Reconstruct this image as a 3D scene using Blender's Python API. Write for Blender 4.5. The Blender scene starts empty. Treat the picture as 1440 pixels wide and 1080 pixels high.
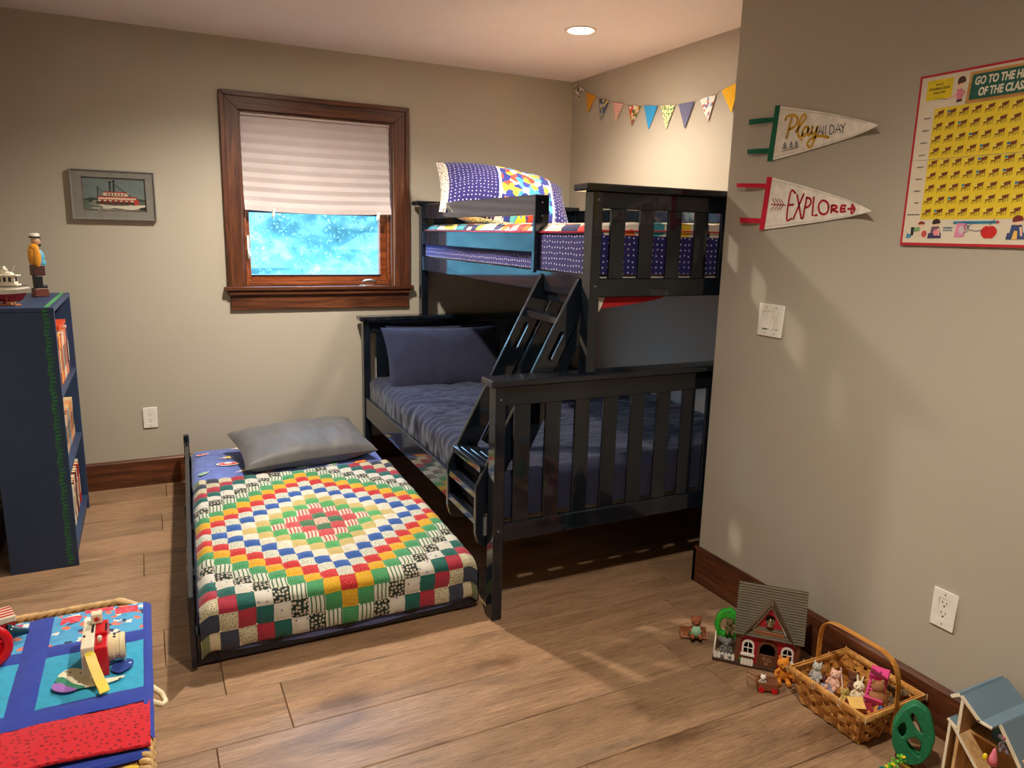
import bpy, bmesh, math, random
from mathutils import Vector, Matrix, noise as mnoise
R = random.Random(7)
C = bpy.context.scene.collection
sc = bpy.context.scene
PI = math.pi
def lin(c):
    return tuple(((v/255/12.92) if v/255 <= .04045 else ((v/255+.055)/1.055)**2.4) for v in c)
# ---------------------------------------------------------------- camera, world, lights, exposure
CAM = (-2.6387, -4.4647, 1.4386)
yaw, pitch, roll = .4645, -.2003, .0244
fw = Vector((math.sin(yaw)*math.cos(pitch), math.cos(yaw)*math.cos(pitch), math.sin(pitch)))
rt = fw.cross(Vector((0,0,1))).normalized(); up = rt.cross(fw)
r2 = rt*math.cos(roll)+up*math.sin(roll); u2 = up*math.cos(roll)-rt*math.sin(roll)
cd = bpy.data.cameras.new('camera'); cam = bpy.data.objects.new('camera', cd); C.objects.link(cam)
M4 = Matrix((r2, u2, -fw)).transposed().to_4x4(); M4.translation = CAM
cam.matrix_world = M4
cd.sensor_width = 36; cd.lens = 1032.8*36/1440; cd.clip_start = .02; cd.clip_end = 200
sc.camera = cam
w = bpy.data.worlds.new('sky'); sc.world = w; w.use_nodes = True
bg = w.node_tree.nodes['Background']
bg.inputs[0].default_value = (.34, .62, 1.0, 1); bg.inputs[1].default_value = 24.0
sc.view_settings.view_transform = 'Standard'; sc.view_settings.look = 'None'
sc.view_settings.gamma = 1; sc.view_settings.use_curve_mapping = False
sc.view_settings.exposure = 0.13
LAMP_POWER = 158.0; LAMP_COL = (1.0, .905, .775); LAMP_SPREAD = 150
cans = [(-.62,-1.10), (-1.93,-1.04), (-1.93,-3.50)]
def can_light(x, y, k=1.0):
    ld = bpy.data.lights.new('downlight_bulb', 'SPOT'); ld.spot_size = math.radians(LAMP_SPREAD); ld.spot_blend = 1.0
    ld.energy = LAMP_POWER*k; ld.color = LAMP_COL; ld.shadow_soft_size = .040
    o = bpy.data.objects.new('downlight_bulb', ld); C.objects.link(o); o.location = (x, y, 2.395)
POWK = [.50, 1.22, .88]
for (x, y), k in zip(cans, POWK): can_light(x, y, k)
pl = bpy.data.lights.new('window_portal', 'AREA'); pl.shape = 'RECTANGLE'; pl.size = .88; pl.size_y = .98
pl.cycles.is_portal = True
po = bpy.data.objects.new('window_portal', pl); C.objects.link(po); po.location = (-1.685,.13,1.6); po.rotation_euler = (PI/2, 0, 0)

# ---------------------------------------------------------------- materials
def mk(name):
    m = bpy.data.materials.new(name); m.use_nodes = True
    nt = m.node_tree; b = nt.nodes['Principled BSDF']
    return m, nt, b
def N(nt, t, **kw):
    n = nt.nodes.new(t)
    for k, v in kw.items(): setattr(n, k, v)
    return n
def L(nt, a, b): nt.links.new(a, b)
def ramp(nt, src, stops, interp='LINEAR'):
    r = N(nt, 'ShaderNodeValToRGB'); r.color_ramp.interpolation = interp
    e = r.color_ramp.elements
    while len(e) > 1: e.remove(e[0])
    e[0].position = stops[0][0]; e[0].color = (*stops[0][1], 1)
    for p, c in stops[1:]:
        q = e.new(p); q.color = (*c, 1)
    L(nt, src, r.inputs[0]); return r
def coords(nt, kind='Object', scale=(1,1,1), loc=(0,0,0), rot=(0,0,0)):
    tc = N(nt, 'ShaderNodeTexCoord'); mp = N(nt, 'ShaderNodeMapping')
    mp.inputs['Scale'].default_value = scale; mp.inputs['Location'].default_value = loc; mp.inputs['Rotation'].default_value = rot
    L(nt, tc.outputs[kind], mp.inputs[0]); return mp.outputs[0]
def noise(nt, vec, scale, detail=3, rough=.5, dist=0):
    n = N(nt, 'ShaderNodeTexNoise'); n.inputs['Scale'].default_value = scale; n.inputs['Detail'].default_value = detail
    n.inputs['Roughness'].default_value = rough; n.inputs['Distortion'].default_value = dist
    L(nt, vec, n.inputs['Vector']); return n.outputs['Fac']
def bump(nt, b, h, s=.3, d=.002):
    bp = N(nt, 'ShaderNodeBump'); bp.inputs['Strength'].default_value = s; bp.inputs['Distance'].default_value = d
    L(nt, h, bp.inputs['Height']); L(nt, bp.outputs[0], b.inputs['Normal'])
def mix(nt, fac, a, b2):
    m = N(nt, 'ShaderNodeMix', data_type='RGBA')
    if isinstance(fac, float): m.inputs[0].default_value = fac
    else: L(nt, fac, m.inputs[0])
    for s, v in ((m.inputs[6], a), (m.inputs[7], b2)):
        if isinstance(v, tuple): s.default_value = (*v, 1)
        else: L(nt, v, s)
    return m.outputs[2]
def maths(nt, op, a, b2=None):
    m = N(nt, 'ShaderNodeMath', operation=op)
    for i, v in enumerate((a, b2)):
        if v is None: continue
        if isinstance(v, (int, float)): m.inputs[i].default_value = v
        else: L(nt, v, m.inputs[i])
    return m.outputs[0]
_mc = {}
def plain(rgb, rough=.5, var=.08, bs=.15, scale=30, metal=0, spec=.5):
    """a plain colour with a little uneven tone and fine relief"""
    key = (rgb, rough, var, bs, scale, metal)
    if key in _mc: return _mc[key]
    m, nt, b = mk('paint_%d_%d_%d' % rgb); c = lin(rgb)
    v = coords(nt); n = noise(nt, v, scale)
    lo = tuple(x*(1-var) for x in c); hi = tuple(min(1, x*(1+var)) for x in c)
    r = ramp(nt, n, [(.3, lo), (.7, hi)]); L(nt, r.outputs[0], b.inputs['Base Color'])
    b.inputs['Roughness'].default_value = rough; b.inputs['Metallic'].default_value = metal
    b.inputs['Specular IOR Level'].default_value = spec
    if bs: bump(nt, b, noise(nt, v, scale*6), bs, .001)
    _mc[key] = m; return m
def wall_paint(name, rgb):
    m, nt, b = mk(name); c = lin(rgb); v = coords(nt)
    r = ramp(nt, noise(nt, v, 1.3, 4), [(.3, tuple(x*.97 for x in c)), (.7, tuple(x*1.03 for x in c))])
    L(nt, r.outputs[0], b.inputs['Base Color']); b.inputs['Roughness'].default_value = .62
    b.inputs['Specular IOR Level'].default_value = .3
    bump(nt, b, noise(nt, v, 180, 3), .12, .001); return m
def wood(name, dark, mid, light, axis='X', rough=.45, grain=16, lo=.9):
    m, nt, b = mk(name)
    s = {'X': (1.3, grain, grain), 'Y': (grain, 1.3, grain), 'Z': (grain, grain, 1.3)}[axis]
    oi = N(nt, 'ShaderNodeObjectInfo')
    tc = N(nt, 'ShaderNodeTexCoord'); ad = N(nt, 'ShaderNodeVectorMath', operation='ADD')
    mul = N(nt, 'ShaderNodeVectorMath', operation='SCALE'); mul.inputs['Scale'].default_value = 7.3
    cb = N(nt, 'ShaderNodeCombineXYZ'); L(nt, oi.outputs['Random'], cb.inputs[0]); L(nt, oi.outputs['Random'], cb.inputs[1]); L(nt, oi.outputs['Random'], cb.inputs[2])
    L(nt, cb.outputs[0], mul.inputs[0]); L(nt, tc.outputs['Object'], ad.inputs[0]); L(nt, mul.outputs[0], ad.inputs[1])
    mp = N(nt, 'ShaderNodeMapping'); mp.inputs['Scale'].default_value = s; L(nt, ad.outputs[0], mp.inputs[0])
    n1 = noise(nt, mp.outputs[0], 2.2, 6, .62, .8)
    r = ramp(nt, n1, [(.28, lin(dark)), (.5, lin(mid)), (.72, lin(light))])
    n2 = noise(nt, mp.outputs[0], 9, 4, .7, .3)
    r2_ = ramp(nt, n2, [(.42, (.62,.58,.55)), (.55, (1,1,1))])
    mm = N(nt, 'ShaderNodeMix', data_type='RGBA', blend_type='MULTIPLY'); mm.inputs[0].default_value = .55
    L(nt, r.outputs[0], mm.inputs[6]); L(nt, r2_.outputs[0], mm.inputs[7])
    L(nt, mm.outputs[2], b.inputs['Base Color'])
    b.inputs['Roughness'].default_value = rough
    bump(nt, b, n2, .25, .0012); return m
def plank_wood():
    m, nt, b = mk('oak_plank_floor')
    oi = N(nt, 'ShaderNodeObjectInfo'); tc = N(nt, 'ShaderNodeTexCoord')
    mul = N(nt, 'ShaderNodeVectorMath', operation='SCALE'); mul.inputs['Scale'].default_value = 11.7
    cb = N(nt, 'ShaderNodeCombineXYZ')
    for i in range(3): L(nt, oi.outputs['Random'], cb.inputs[i])
    L(nt, cb.outputs[0], mul.inputs[0]); ad = N(nt, 'ShaderNodeVectorMath', operation='ADD')
    L(nt, tc.outputs['Object'], ad.inputs[0]); L(nt, mul.outputs[0], ad.inputs[1])
    def mp(s):
        q = N(nt, 'ShaderNodeMapping'); q.inputs['Scale'].default_value = s; L(nt, ad.outputs[0], q.inputs[0]); return q.outputs[0]
    broad = noise(nt, mp((1.1, 5, 1)), 1.6, 3, .5, 1.2)
    grain = noise(nt, mp((1.3, 24, 1)), 3.2, 9, .74, 1.4)
    fine = noise(nt, mp((7, 90, 1)), 3, 4, .75)
    base = ramp(nt, broad, [(.25, lin((124,98,76))), (.42, lin((148,118,91))), (.58, lin((164,132,103))), (.75, lin((140,116,94)))])
    g = ramp(nt, grain, [(.32, (.5,.46,.42)), (.46, (.9,.88,.86)), (.6, (1.05,1.04,1.02)), (.72, (1.25,1.22,1.18))])
    m1 = N(nt, 'ShaderNodeMix', data_type='RGBA', blend_type='MULTIPLY'); m1.inputs[0].default_value = .95
    L(nt, base.outputs[0], m1.inputs[6]); L(nt, g.outputs[0], m1.inputs[7])
    f = ramp(nt, fine, [(.35, (.66,.62,.58)), (.55, (1.04,1.04,1.03)), (.7, (1.18,1.17,1.15))])
    m2 = N(nt, 'ShaderNodeMix', data_type='RGBA', blend_type='MULTIPLY'); m2.inputs[0].default_value = .85
    L(nt, m1.outputs[2], m2.inputs[6]); L(nt, f.outputs[0], m2.inputs[7])
    # knots: sparse, stretched along the board
    vo = N(nt, 'ShaderNodeTexVoronoi'); vo.inputs['Scale'].default_value = 1.5; vo.inputs['Randomness'].default_value = 1
    vd = N(nt, 'ShaderNodeVectorMath', operation='ADD')
    nn = N(nt, 'ShaderNodeTexNoise'); nn.inputs['Scale'].default_value = 9; nn.inputs['Detail'].default_value = 3; L(nt, ad.outputs[0], nn.inputs['Vector'])
    sc_ = N(nt, 'ShaderNodeVectorMath', operation='SCALE'); sc_.inputs['Scale'].default_value = .16; L(nt, nn.outputs['Color'], sc_.inputs[0])
    L(nt, mp((1.0, 2.6, 1)), vd.inputs[0]); L(nt, sc_.outputs[0], vd.inputs[1]); L(nt, vd.outputs[0], vo.inputs['Vector'])
    k = ramp(nt, vo.outputs['Distance'], [(.03, (.34,.28,.23)), (.10, (.52,.46,.40)), (.18, (.84,.81,.78)), (.28, (1,1,1))])
    m3 = N(nt, 'ShaderNodeMix', data_type='RGBA', blend_type='MULTIPLY'); m3.inputs[0].default_value = .85
    L(nt, m2.outputs[2], m3.inputs[6]); L(nt, k.outputs[0], m3.inputs[7])
    tint = ramp(nt, oi.outputs['Random'], [(0, (.9,.9,.9)), (.5, (1,1,1)), (1, (1.08,1.06,1.04))])
    m4 = N(nt, 'ShaderNodeMix', data_type='RGBA', blend_type='MULTIPLY'); m4.inputs[0].default_value = 1
    L(nt, m3.outputs[2], m4.inputs[6]); L(nt, tint.outputs[0], m4.inputs[7])
    L(nt, m4.outputs[2], b.inputs['Base Color'])
    b.inputs['Roughness'].default_value = .42; b.inputs['Specular IOR Level'].default_value = .35
    bump(nt, b, grain, .22, .0015); return m
def fabric(name, rgb, kind=None, rgb2=(255,255,255), scale=60, size=.25, rough=.9, uv=True, weave=True, rgb3=None, bs=.3):
    """woven cloth; kind = dots, stripes, plaid, floral, speckle, patches"""
    m, nt, b = mk(name); c = lin(rgb); c2 = lin(rgb2)
    v = coords(nt, 'UV' if uv else 'Object')
    if kind is None:
        r = ramp(nt, noise(nt, v, 40, 3), [(.3, tuple(x*.9 for x in c)), (.7, tuple(min(1,x*1.1) for x in c))]); col = r.outputs[0]
    elif kind in ('dots', 'floral', 'speckle'):
        vo = N(nt, 'ShaderNodeTexVoronoi', voronoi_dimensions='2D' if uv else '3D'); vo.inputs['Scale'].default_value = scale
        vo.inputs['Randomness'].default_value = {'dots': .25, 'floral': .55, 'speckle': 1}[kind]
        L(nt, v, vo.inputs['Vector'])
        if kind == 'floral':
            r = ramp(nt, vo.outputs['Distance'], [(0, lin(rgb3 or rgb)), (size*.35, lin(rgb3 or rgb)), (size*.4, c2), (size, c2), (size*1.08, c)], 'LINEAR')
        else:
            r = ramp(nt, vo.outputs['Distance'], [(0, c2), (size*.85, c2), (size, c)])
        col = r.outputs[0]
        if rgb3 and kind != 'floral':
            n = noise(nt, v, scale*.45, 2)
            col = mix(nt, ramp(nt, n, [(.5, (0,0,0)), (.56, (1,1,1))]).outputs[0], col, lin(rgb3)) if kind == 'speckle' else col
    elif kind in ('stripes', 'plaid', 'check'):
        sp = N(nt, 'ShaderNodeSeparateXYZ'); L(nt, v, sp.inputs[0])
        def st(o):
            return maths(nt, 'GREATER_THAN', maths(nt, 'SINE', maths(nt, 'MULTIPLY', o, scale)), size*2-1 if kind == 'stripes' else .1)
        a = st(sp.outputs[0])
        if kind == 'stripes': col = mix(nt, a, c, c2)
        else:
            q = st(sp.outputs[1]); f = maths(nt, 'MULTIPLY', maths(nt, 'ADD', a, q), .5); col = mix(nt, f, c, c2)
    elif kind == 'patches':
        vo = N(nt, 'ShaderNodeTexVoronoi', voronoi_dimensions='2D' if uv else '3D'); vo.inputs['Scale'].default_value = scale
        vd = N(nt, 'ShaderNodeVectorMath', operation='ADD'); nn = N(nt, 'ShaderNodeTexNoise'); nn.inputs['Scale'].default_value = scale*1.6
        L(nt, v, nn.inputs['Vector']); s_ = N(nt, 'ShaderNodeVectorMath', operation='SCALE'); s_.inputs['Scale'].default_value = 1.2/scale
        L(nt, nn.outputs['Color'], s_.inputs[0]); L(nt, v, vd.inputs[0]); L(nt, s_.outputs[0], vd.inputs[1]); L(nt, vd.outputs[0], vo.inputs['Vector'])
        sp = N(nt, 'ShaderNodeSeparateColor'); L(nt, vo.outputs['Color'], sp.inputs[0])
        pal = rgb3; st_ = [(i/len(pal), lin(p)) for i, p in enumerate(pal)]
        col = ramp(nt, sp.outputs[0], st_, 'CONSTANT').outputs[0]
    L(nt, col, b.inputs['Base Color']); b.inputs['Roughness'].default_value = rough
    b.inputs['Specular IOR Level'].default_value = .25
    b.inputs['Sheen Weight'].default_value = .15
    if weave: bump(nt, b, noise(nt, v, 260, 2), bs, .001)
    return m
def emis(name, rgb, s):
    m, nt, b = mk(name); b.inputs['Emission Color'].default_value = (*rgb, 1); b.inputs['Emission Strength'].default_value = s
    b.inputs['Base Color'].default_value = (*rgb, 1); return m
def glassy(name, ior_fac=.10, tint=(1,1,1)):
    m = bpy.data.materials.new(name); m.use_nodes = True; nt = m.node_tree; nt.nodes.clear()
    o = N(nt, 'ShaderNodeOutputMaterial'); mx = N(nt, 'ShaderNodeMixShader'); t = N(nt, 'ShaderNodeBsdfTransparent'); g = N(nt, 'ShaderNodeBsdfGlossy')
    t.inputs[0].default_value = (*tint, 1); g.inputs['Roughness'].default_value = .02
    fr = N(nt, 'ShaderNodeLayerWeight'); fr.inputs[0].default_value = .5
    sch = maths(nt, 'ADD', maths(nt, 'MULTIPLY', maths(nt, 'POWER', fr.outputs['Facing'], 5.0), .92), .07)
    L(nt, sch, mx.inputs[0]); L(nt, t.outputs[0], mx.inputs[1]); L(nt, g.outputs[0], mx.inputs[2]); L(nt, mx.outputs[0], o.inputs[0])
    return m
WALL = wall_paint('greige_wall_paint', (180,172,156)); CEIL = wall_paint('ceiling_paint', (232,220,218))
PLANK = plank_wood()
TRIM_X = wood('walnut_trim_along_x', (52,26,14), (92,50,28), (128,76,45), 'X', .4)
TRIM_Y = wood('walnut_trim_along_y', (52,26,14), (92,50,28), (128,76,45), 'Y', .4)
TRIM_Z = wood('walnut_trim_along_z', (52,26,14), (92,50,28), (128,76,45), 'Z', .4)
SASH = wood('stained_sash_wood', (92,44,18), (140,72,34), (170,96,52), 'X', .35)
def bed_paint():
    m, nt, b = mk('navy_bed_paint'); v = coords(nt)
    r = ramp(nt, noise(nt, v, 3, 4), [(.3, (.0050,.0080,.0135)), (.7, (.0072,.0110,.0180))]); L(nt, r.outputs[0], b.inputs['Base Color'])
    b.inputs['Roughness'].default_value = .42; b.inputs['Specular IOR Level'].default_value = .05; b.inputs['Coat Weight'].default_value = .9; b.inputs['Coat IOR'].default_value = 1.6; b.inputs['Coat Roughness'].default_value = .07
    bump(nt, b, noise(nt, v, 25, 3), .04, .002); return m
BED = bed_paint()
PLATE = plain((240,236,226), .35, .02, .05); DARK = plain((18,16,15), .6)
WHITE = plain((232,226,214), .6, .04, .1)

# ---------------------------------------------------------------- mesh helpers
ORG = {}
def link(o, parent=None, loc=None):
    C.objects.link(o)
    if parent is not None: o.parent = parent
    return o
def thing(name, label, cat, loc, group=None):
    o = bpy.data.objects.new(name, None); o.empty_display_size = .02; link(o); o.location = loc
    o['label'] = label; o['category'] = cat
    if group: o['group'] = group
    ORG[o] = Vector(loc); return o
def tag(o, label, cat, group=None):
    o['label'] = label; o['category'] = cat
    if group: o['group'] = group
    return o
class MB:
    def __init__(s): s.v = []; s.f = []; s.m = []; s.uv = {}
    def add(s, vs, fs, mi=0, uvs=None):
        k = len(s.v); s.v += [Vector(p) for p in vs]
        for i, f in enumerate(fs):
            if uvs: s.uv[len(s.f)] = uvs[i] if isinstance(uvs[0], (list, tuple)) and isinstance(uvs[0][0], (list, tuple)) else [uvs[j] for j in f]
            s.f.append([k+j for j in f]); s.m.append(mi)
        return s
    def box(s, x0, x1, y0, y1, z0, z1, mi=0, fr=None):
        p = [(x,y,z) for x in (x0,x1) for y in (y0,y1) for z in (z0,z1)]
        if fr is not None: p = [fr @ Vector(q) for q in p]
        return s.add(p, [(0,1,3,2),(4,6,7,5),(0,4,5,1),(2,3,7,6),(0,2,6,4),(1,5,7,3)], mi)
    def prism(s, poly, t0, t1, fr=None, mi=0):
        """2D polygon (u,v) extruded along w from t0 to t1"""
        n = len(poly); p = [Vector((a,b,t0)) for a, b in poly]+[Vector((a,b,t1)) for a, b in poly]
        if fr is not None: p = [fr @ q for q in p]
        return s.add(p, [tuple(range(n-1,-1,-1)), tuple(range(n,2*n))]+[(i,(i+1)%n,n+(i+1)%n,n+i) for i in range(n)], mi)
    def tube(s, pts, r, n=8, mi=0, closed=False, caps=True, rz=None):
        pts = [Vector(p) for p in pts]; k = len(pts); rr = r if isinstance(r, (list, tuple)) else [r]*k
        vs = []; up_ = None
        for i, p in enumerate(pts):
            a = pts[(i-1) % k] if (closed or i > 0) else p; b = pts[(i+1) % k] if (closed or i < k-1) else p
            t = (b-a).normalized()
            if up_ is None: up_ = Vector((0,0,1)) if abs(t.z) < .9 else Vector((1,0,0))
            s1 = t.cross(up_); s1 = s1.normalized() if s1.length > 1e-6 else t.orthogonal().normalized(); s2 = s1.cross(t).normalized(); up_ = s2
            for j in range(n):
                a_ = 2*PI*j/n; vs.append(p+s1*math.cos(a_)*rr[i]+s2*math.sin(a_)*(rz if rz else rr[i]))
        fs = []
        for i in range(k if closed else k-1):
            for j in range(n):
                fs.append((i*n+j, i*n+(j+1)%n, ((i+1)%k)*n+(j+1)%n, ((i+1)%k)*n+j))
        if caps and not closed: fs += [tuple(range(n-1,-1,-1)), tuple((k-1)*n+j for j in range(n))]
        return s.add(vs, fs, mi)
    def lathe(s, prof, n=24, fr=None, mi=0):
        vs = []
        for r_, z in prof:
            for j in range(n): vs.append(Vector((r_*math.cos(2*PI*j/n), r_*math.sin(2*PI*j/n), z)))
        k = len(prof); fs = [(i*n+j, i*n+(j+1)%n, (i+1)*n+(j+1)%n, (i+1)*n+j) for i in range(k-1) for j in range(n)]
        fs += [tuple(range(n-1,-1,-1)), tuple((k-1)*n+j for j in range(n))]
        if fr is not None: vs = [fr @ v for v in vs]
        return s.add(vs, fs, mi)
    def ball(s, c, r, n=10, mi=0, fr=None):
        rx = r if isinstance(r, (tuple, list)) else (r, r, r); prof = []
        vs = []; fs = []
        for i in range(1, n):
            a = PI*i/n
            for j in range(2*n):
                b = PI*j/n; vs.append(Vector((c[0]+rx[0]*math.sin(a)*math.cos(b), c[1]+rx[1]*math.sin(a)*math.sin(b), c[2]+rx[2]*math.cos(a))))
        vs += [Vector((c[0],c[1],c[2]+rx[2])), Vector((c[0],c[1],c[2]-rx[2]))]; m = 2*n; T = (n-1)*m
        for i in range(n-2):
            for j in range(m): fs.append((i*m+j, (i+1)*m+j, (i+1)*m+(j+1)%m, i*m+(j+1)%m))
        for j in range(m): fs += [(T, j, (j+1)%m), (T+1, (n-2)*m+(j+1)%m, (n-2)*m+j)]
        if fr is not None: vs = [fr @ v for v in vs]
        return s.add(vs, fs, mi)
    def grid(s, fn, nu, nv, mi=0, us=1, vs_=1, closed=False):
        P = []; U = []
        for i in range(nu+1):
            for j in range(nv+1):
                P.append(Vector(fn(i/nu, j/nv))); U.append((i/nu*us, j/nv*vs_))
        F = [(i*(nv+1)+j, (i+1)*(nv+1)+j, (i+1)*(nv+1)+j+1, i*(nv+1)+j+1) for i in range(nu) for j in range(nv)]
        return s.add(P, F, mi, U)
    def stroke(s, pts, wd, fr, t=.0006, mi=0, w0=0):
        """flat printed stroke along 2D points in the frame's plane"""
        pts = [Vector(p) for p in pts]; n = len(pts)
        Lf = []; Rt = []
        for i, p in enumerate(pts):
            d = (pts[min(i+1,n-1)]-pts[max(i-1,0)]); d = d.normalized() if d.length > 0 else Vector((1,0)); q = Vector((-d.y, d.x))*wd/2
            Lf.append(p+q); Rt.append(p-q)
        for i in range(n-1):
            s.prism([tuple(Rt[i]), tuple(Rt[i+1]), tuple(Lf[i+1]), tuple(Lf[i])], w0, w0+t, fr, mi)
        return s
    def build(s, name, mats, parent=None, smooth=False, bevel=0, kind=None, uvbox=False, seg=1):
        me = bpy.data.meshes.new(name); off = ORG.get(parent, Vector((0,0,0)))
        me.from_pydata([tuple(v-off) for v in s.v], [], s.f)
        mats = mats if isinstance(mats, (list, tuple)) else [mats]
        for m in mats: me.materials.append(m)
        for i, mi in enumerate(s.m): me.polygons[i].material_index = mi
        if s.uv:
            uvl = me.uv_layers.new(name='UVMap')
            for fi, us in s.uv.items():
                for li, uvv in zip(me.polygons[fi].loop_indices, us): uvl.data[li].uv = uvv
        me.validate(); me.update()
        if smooth: me.polygons.foreach_set('use_smooth', [True]*len(me.polygons))
        if bevel:
            bm = bmesh.new(); bm.from_mesh(me)
            bmesh.ops.remove_doubles(bm, verts=bm.verts, dist=1e-6)
            es = [e for e in bm.edges if len(e.link_faces) == 2 and e.calc_face_angle(0) > .6]
            bmesh.ops.bevel(bm, geom=es, offset=bevel, segments=seg, affect='EDGES', profile=.5, clamp_overlap=True)
            bmesh.ops.recalc_face_normals(bm, faces=bm.faces)
            bm.to_mesh(me); bm.free()
        o = bpy.data.objects.new(name, me); link(o, parent)
        ORG[o] = off
        if kind: o['kind'] = kind
        return o
def box_obj(name, x0, x1, y0, y1, z0, z1, mat, parent=None, bevel=0, kind=None):
    return MB().box(x0,x1,y0,y1,z0,z1).build(name, mat, parent, bevel=bevel, kind=kind)
DG = None
def bake(ob, name, mats, parent, smooth=False, off=None):
    """evaluate a temporary curve, text or modified mesh into a plain mesh object"""
    C.objects.link(ob); dg = bpy.context.evaluated_depsgraph_get(); dg.update()
    me = bpy.data.meshes.new_from_object(ob.evaluated_get(dg)); me.transform(ob.matrix_world)
    C.objects.unlink(ob); bpy.data.objects.remove(ob)
    of = ORG.get(parent, Vector((0,0,0))); me.transform(Matrix.Translation(-of)); me.name = name
    me.materials.clear()
    for m in (mats if isinstance(mats, (list, tuple)) else [mats]): me.materials.append(m)
    if smooth: me.polygons.foreach_set('use_smooth', [True]*len(me.polygons))
    o = bpy.data.objects.new(name, me); link(o, parent); ORG[o] = of
    return o
def text(name, body, size, fr, mat, parent, align='LEFT', sx=1.0, bold=0.0, ext=.0004, space=1.0, shear=0):
    cu = bpy.data.curves.new(name, 'FONT'); cu.body = body; cu.size = size; cu.extrude = ext; cu.align_x = align
    cu.offset = bold; cu.space_character = space; cu.shear = shear; cu.resolution_u = 3
    ob = bpy.data.objects.new(name, cu); ob.matrix_world = fr @ Matrix.Diagonal((sx,1,1,1))
    return bake(ob, name, mat, parent)
def cutout(name, loops, t0, t1, fr, mat, parent=None, bevel=0, smooth=False):
    """flat board from 2D loops (first outline, then holes), thickness t0..t1 along w"""
    cu = bpy.data.curves.new(name, 'CURVE'); cu.dimensions = '2D'; cu.fill_mode = 'BOTH'; cu.extrude = (t1-t0)/2-bevel; cu.bevel_depth = bevel; cu.bevel_resolution = 1
    if bevel: cu.offset = -bevel
    for lp in loops:
        sp = cu.splines.new('POLY'); sp.points.add(len(lp)-1); sp.use_cyclic_u = True
        for p, q in zip(sp.points, lp): p.co = (q[0], q[1], 0, 1)
    ob = bpy.data.objects.new(name, cu); ob.matrix_world = fr @ Matrix.Translation((0,0,(t0+t1)/2))
    return bake(ob, name, mat, parent)
def frame(o, u, v):
    u = Vector(u).normalized(); v = Vector(v).normalized(); w_ = u.cross(v)
    m = Matrix((u, v, w_)).transposed().to_4x4(); m.translation = Vector(o); return m
def FN(y, z, off=0): return frame((WX-off, y, z), (0,-1,0), (0,0,1))      # on the near right wall
def FB(x, z, off=0): return frame((x, -off, z), (1,0,0), (0,0,1))         # on the back wall
def FA(y, z, off=0): return frame((-off, y, z), (0,-1,0), (0,0,1))        # on the alcove side wall
WX = -.592; H = 2.44
def circle(cx, cy, rx, ry=None, n=24, a0=0, a1=2*PI, end=False):
    ry = rx if ry is None else ry
    k = n+1 if end else n
    return [(cx+rx*math.cos(a0+(a1-a0)*i/n), cy+ry*math.sin(a0+(a1-a0)*i/n)) for i in range(k)]
def blob(name, balls, mat, parent, vox=.0022, sm=4):
    """one continuous skin grown over overlapping ellipsoids: (centre, radii, euler)"""
    mb = MB()
    for b in balls:
        c, r = b[0], b[1]; e = b[2] if len(b) > 2 else (0,0,0)
        from mathutils import Euler
        fr = Matrix.Translation(c) @ Euler(e).to_matrix().to_4x4()
        mb.ball((0,0,0), r, 8, 0, fr)
    me = bpy.data.meshes.new('t'); me.from_pydata([tuple(v) for v in mb.v], [], mb.f)
    ob = bpy.data.objects.new('t', me)
    rm = ob.modifiers.new('r', 'REMESH'); rm.mode = 'VOXEL'; rm.voxel_size = vox; rm.use_smooth_shade = True
    s = ob.modifiers.new('s', 'SMOOTH'); s.iterations = sm; s.factor = .5
    return bake(ob, name, mat, parent, smooth=True)
def tri(cx, cy, r, a=PI/2): return [(cx+r*math.cos(a+i*2*PI/3), cy+r*math.sin(a+i*2*PI/3)) for i in range(3)]
# ---------------------------------------------------------------- room shell
YF = -6.0; XL = -3.31
S_ = 'structure'
sub = box_obj('floor', XL-.1, .1, YF-.1, .1, -.08, -.012, plain((60,45,34), .8), kind=S_)
PW = .247; y = 0.0; k = 0
ys = [-2.4725+PW*i for i in range(-15, 12)]
for y0 in ys:
    y1 = y0+PW
    if y1 < YF or y0 > 0: continue
    a, b = max(y0, YF)+.0008, min(y1, 0)-.0008
    x = XL - R.uniform(.1, 1.2)
    joints = {-2.7195: -2.545, -.7435: -2.64, -1.4845: -1.9, -2.9665: -1.0, -3.2135: -1.63}
    forced = next((v for q, v in joints.items() if abs(q-y0) < .02), None)
    if forced is not None: x = forced-1.5 if forced-1.5 < XL else forced-3.0 if forced-3.0 < XL else forced-1.5
    while x < 0:
        xe = x+(1.5 if forced is not None else R.choice([1.22, 1.5, 1.8]))
        xa, xb = max(x, XL)+.0009, min(xe, 0)-.0009
        if xb-xa > .02:
            g = .0022; mb = MB(); z = -R.uniform(0, .0004)
            mb.add([(xa,a,-.012),(xb,a,-.012),(xb,b,-.012),(xa,b,-.012),(xa,a,z-g),(xb,a,z-g),(xb,b,z-g),(xa,b,z-g),(xa+g,a+g,z),(xb-g,a+g,z),(xb-g,b-g,z),(xa+g,b-g,z)],
                   [(3,2,1,0),(0,1,5,4),(1,2,6,5),(2,3,7,6),(3,0,4,7),(4,5,9,8),(5,6,10,9),(6,7,11,10),(7,4,8,11),(8,9,10,11)])
            mb.build('plank', PLANK, sub)
        x = xe
ring = [(XL-.1, YF-.1), (.1, YF-.1), (.1, .1), (XL-.1, .1)]
cutout('ceiling', [ring]+[circle(cx, cy, .062, n=32) for cx, cy in cans], 0, .06, Matrix.Translation((0,0,H)), CEIL)['kind'] = S_
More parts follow.
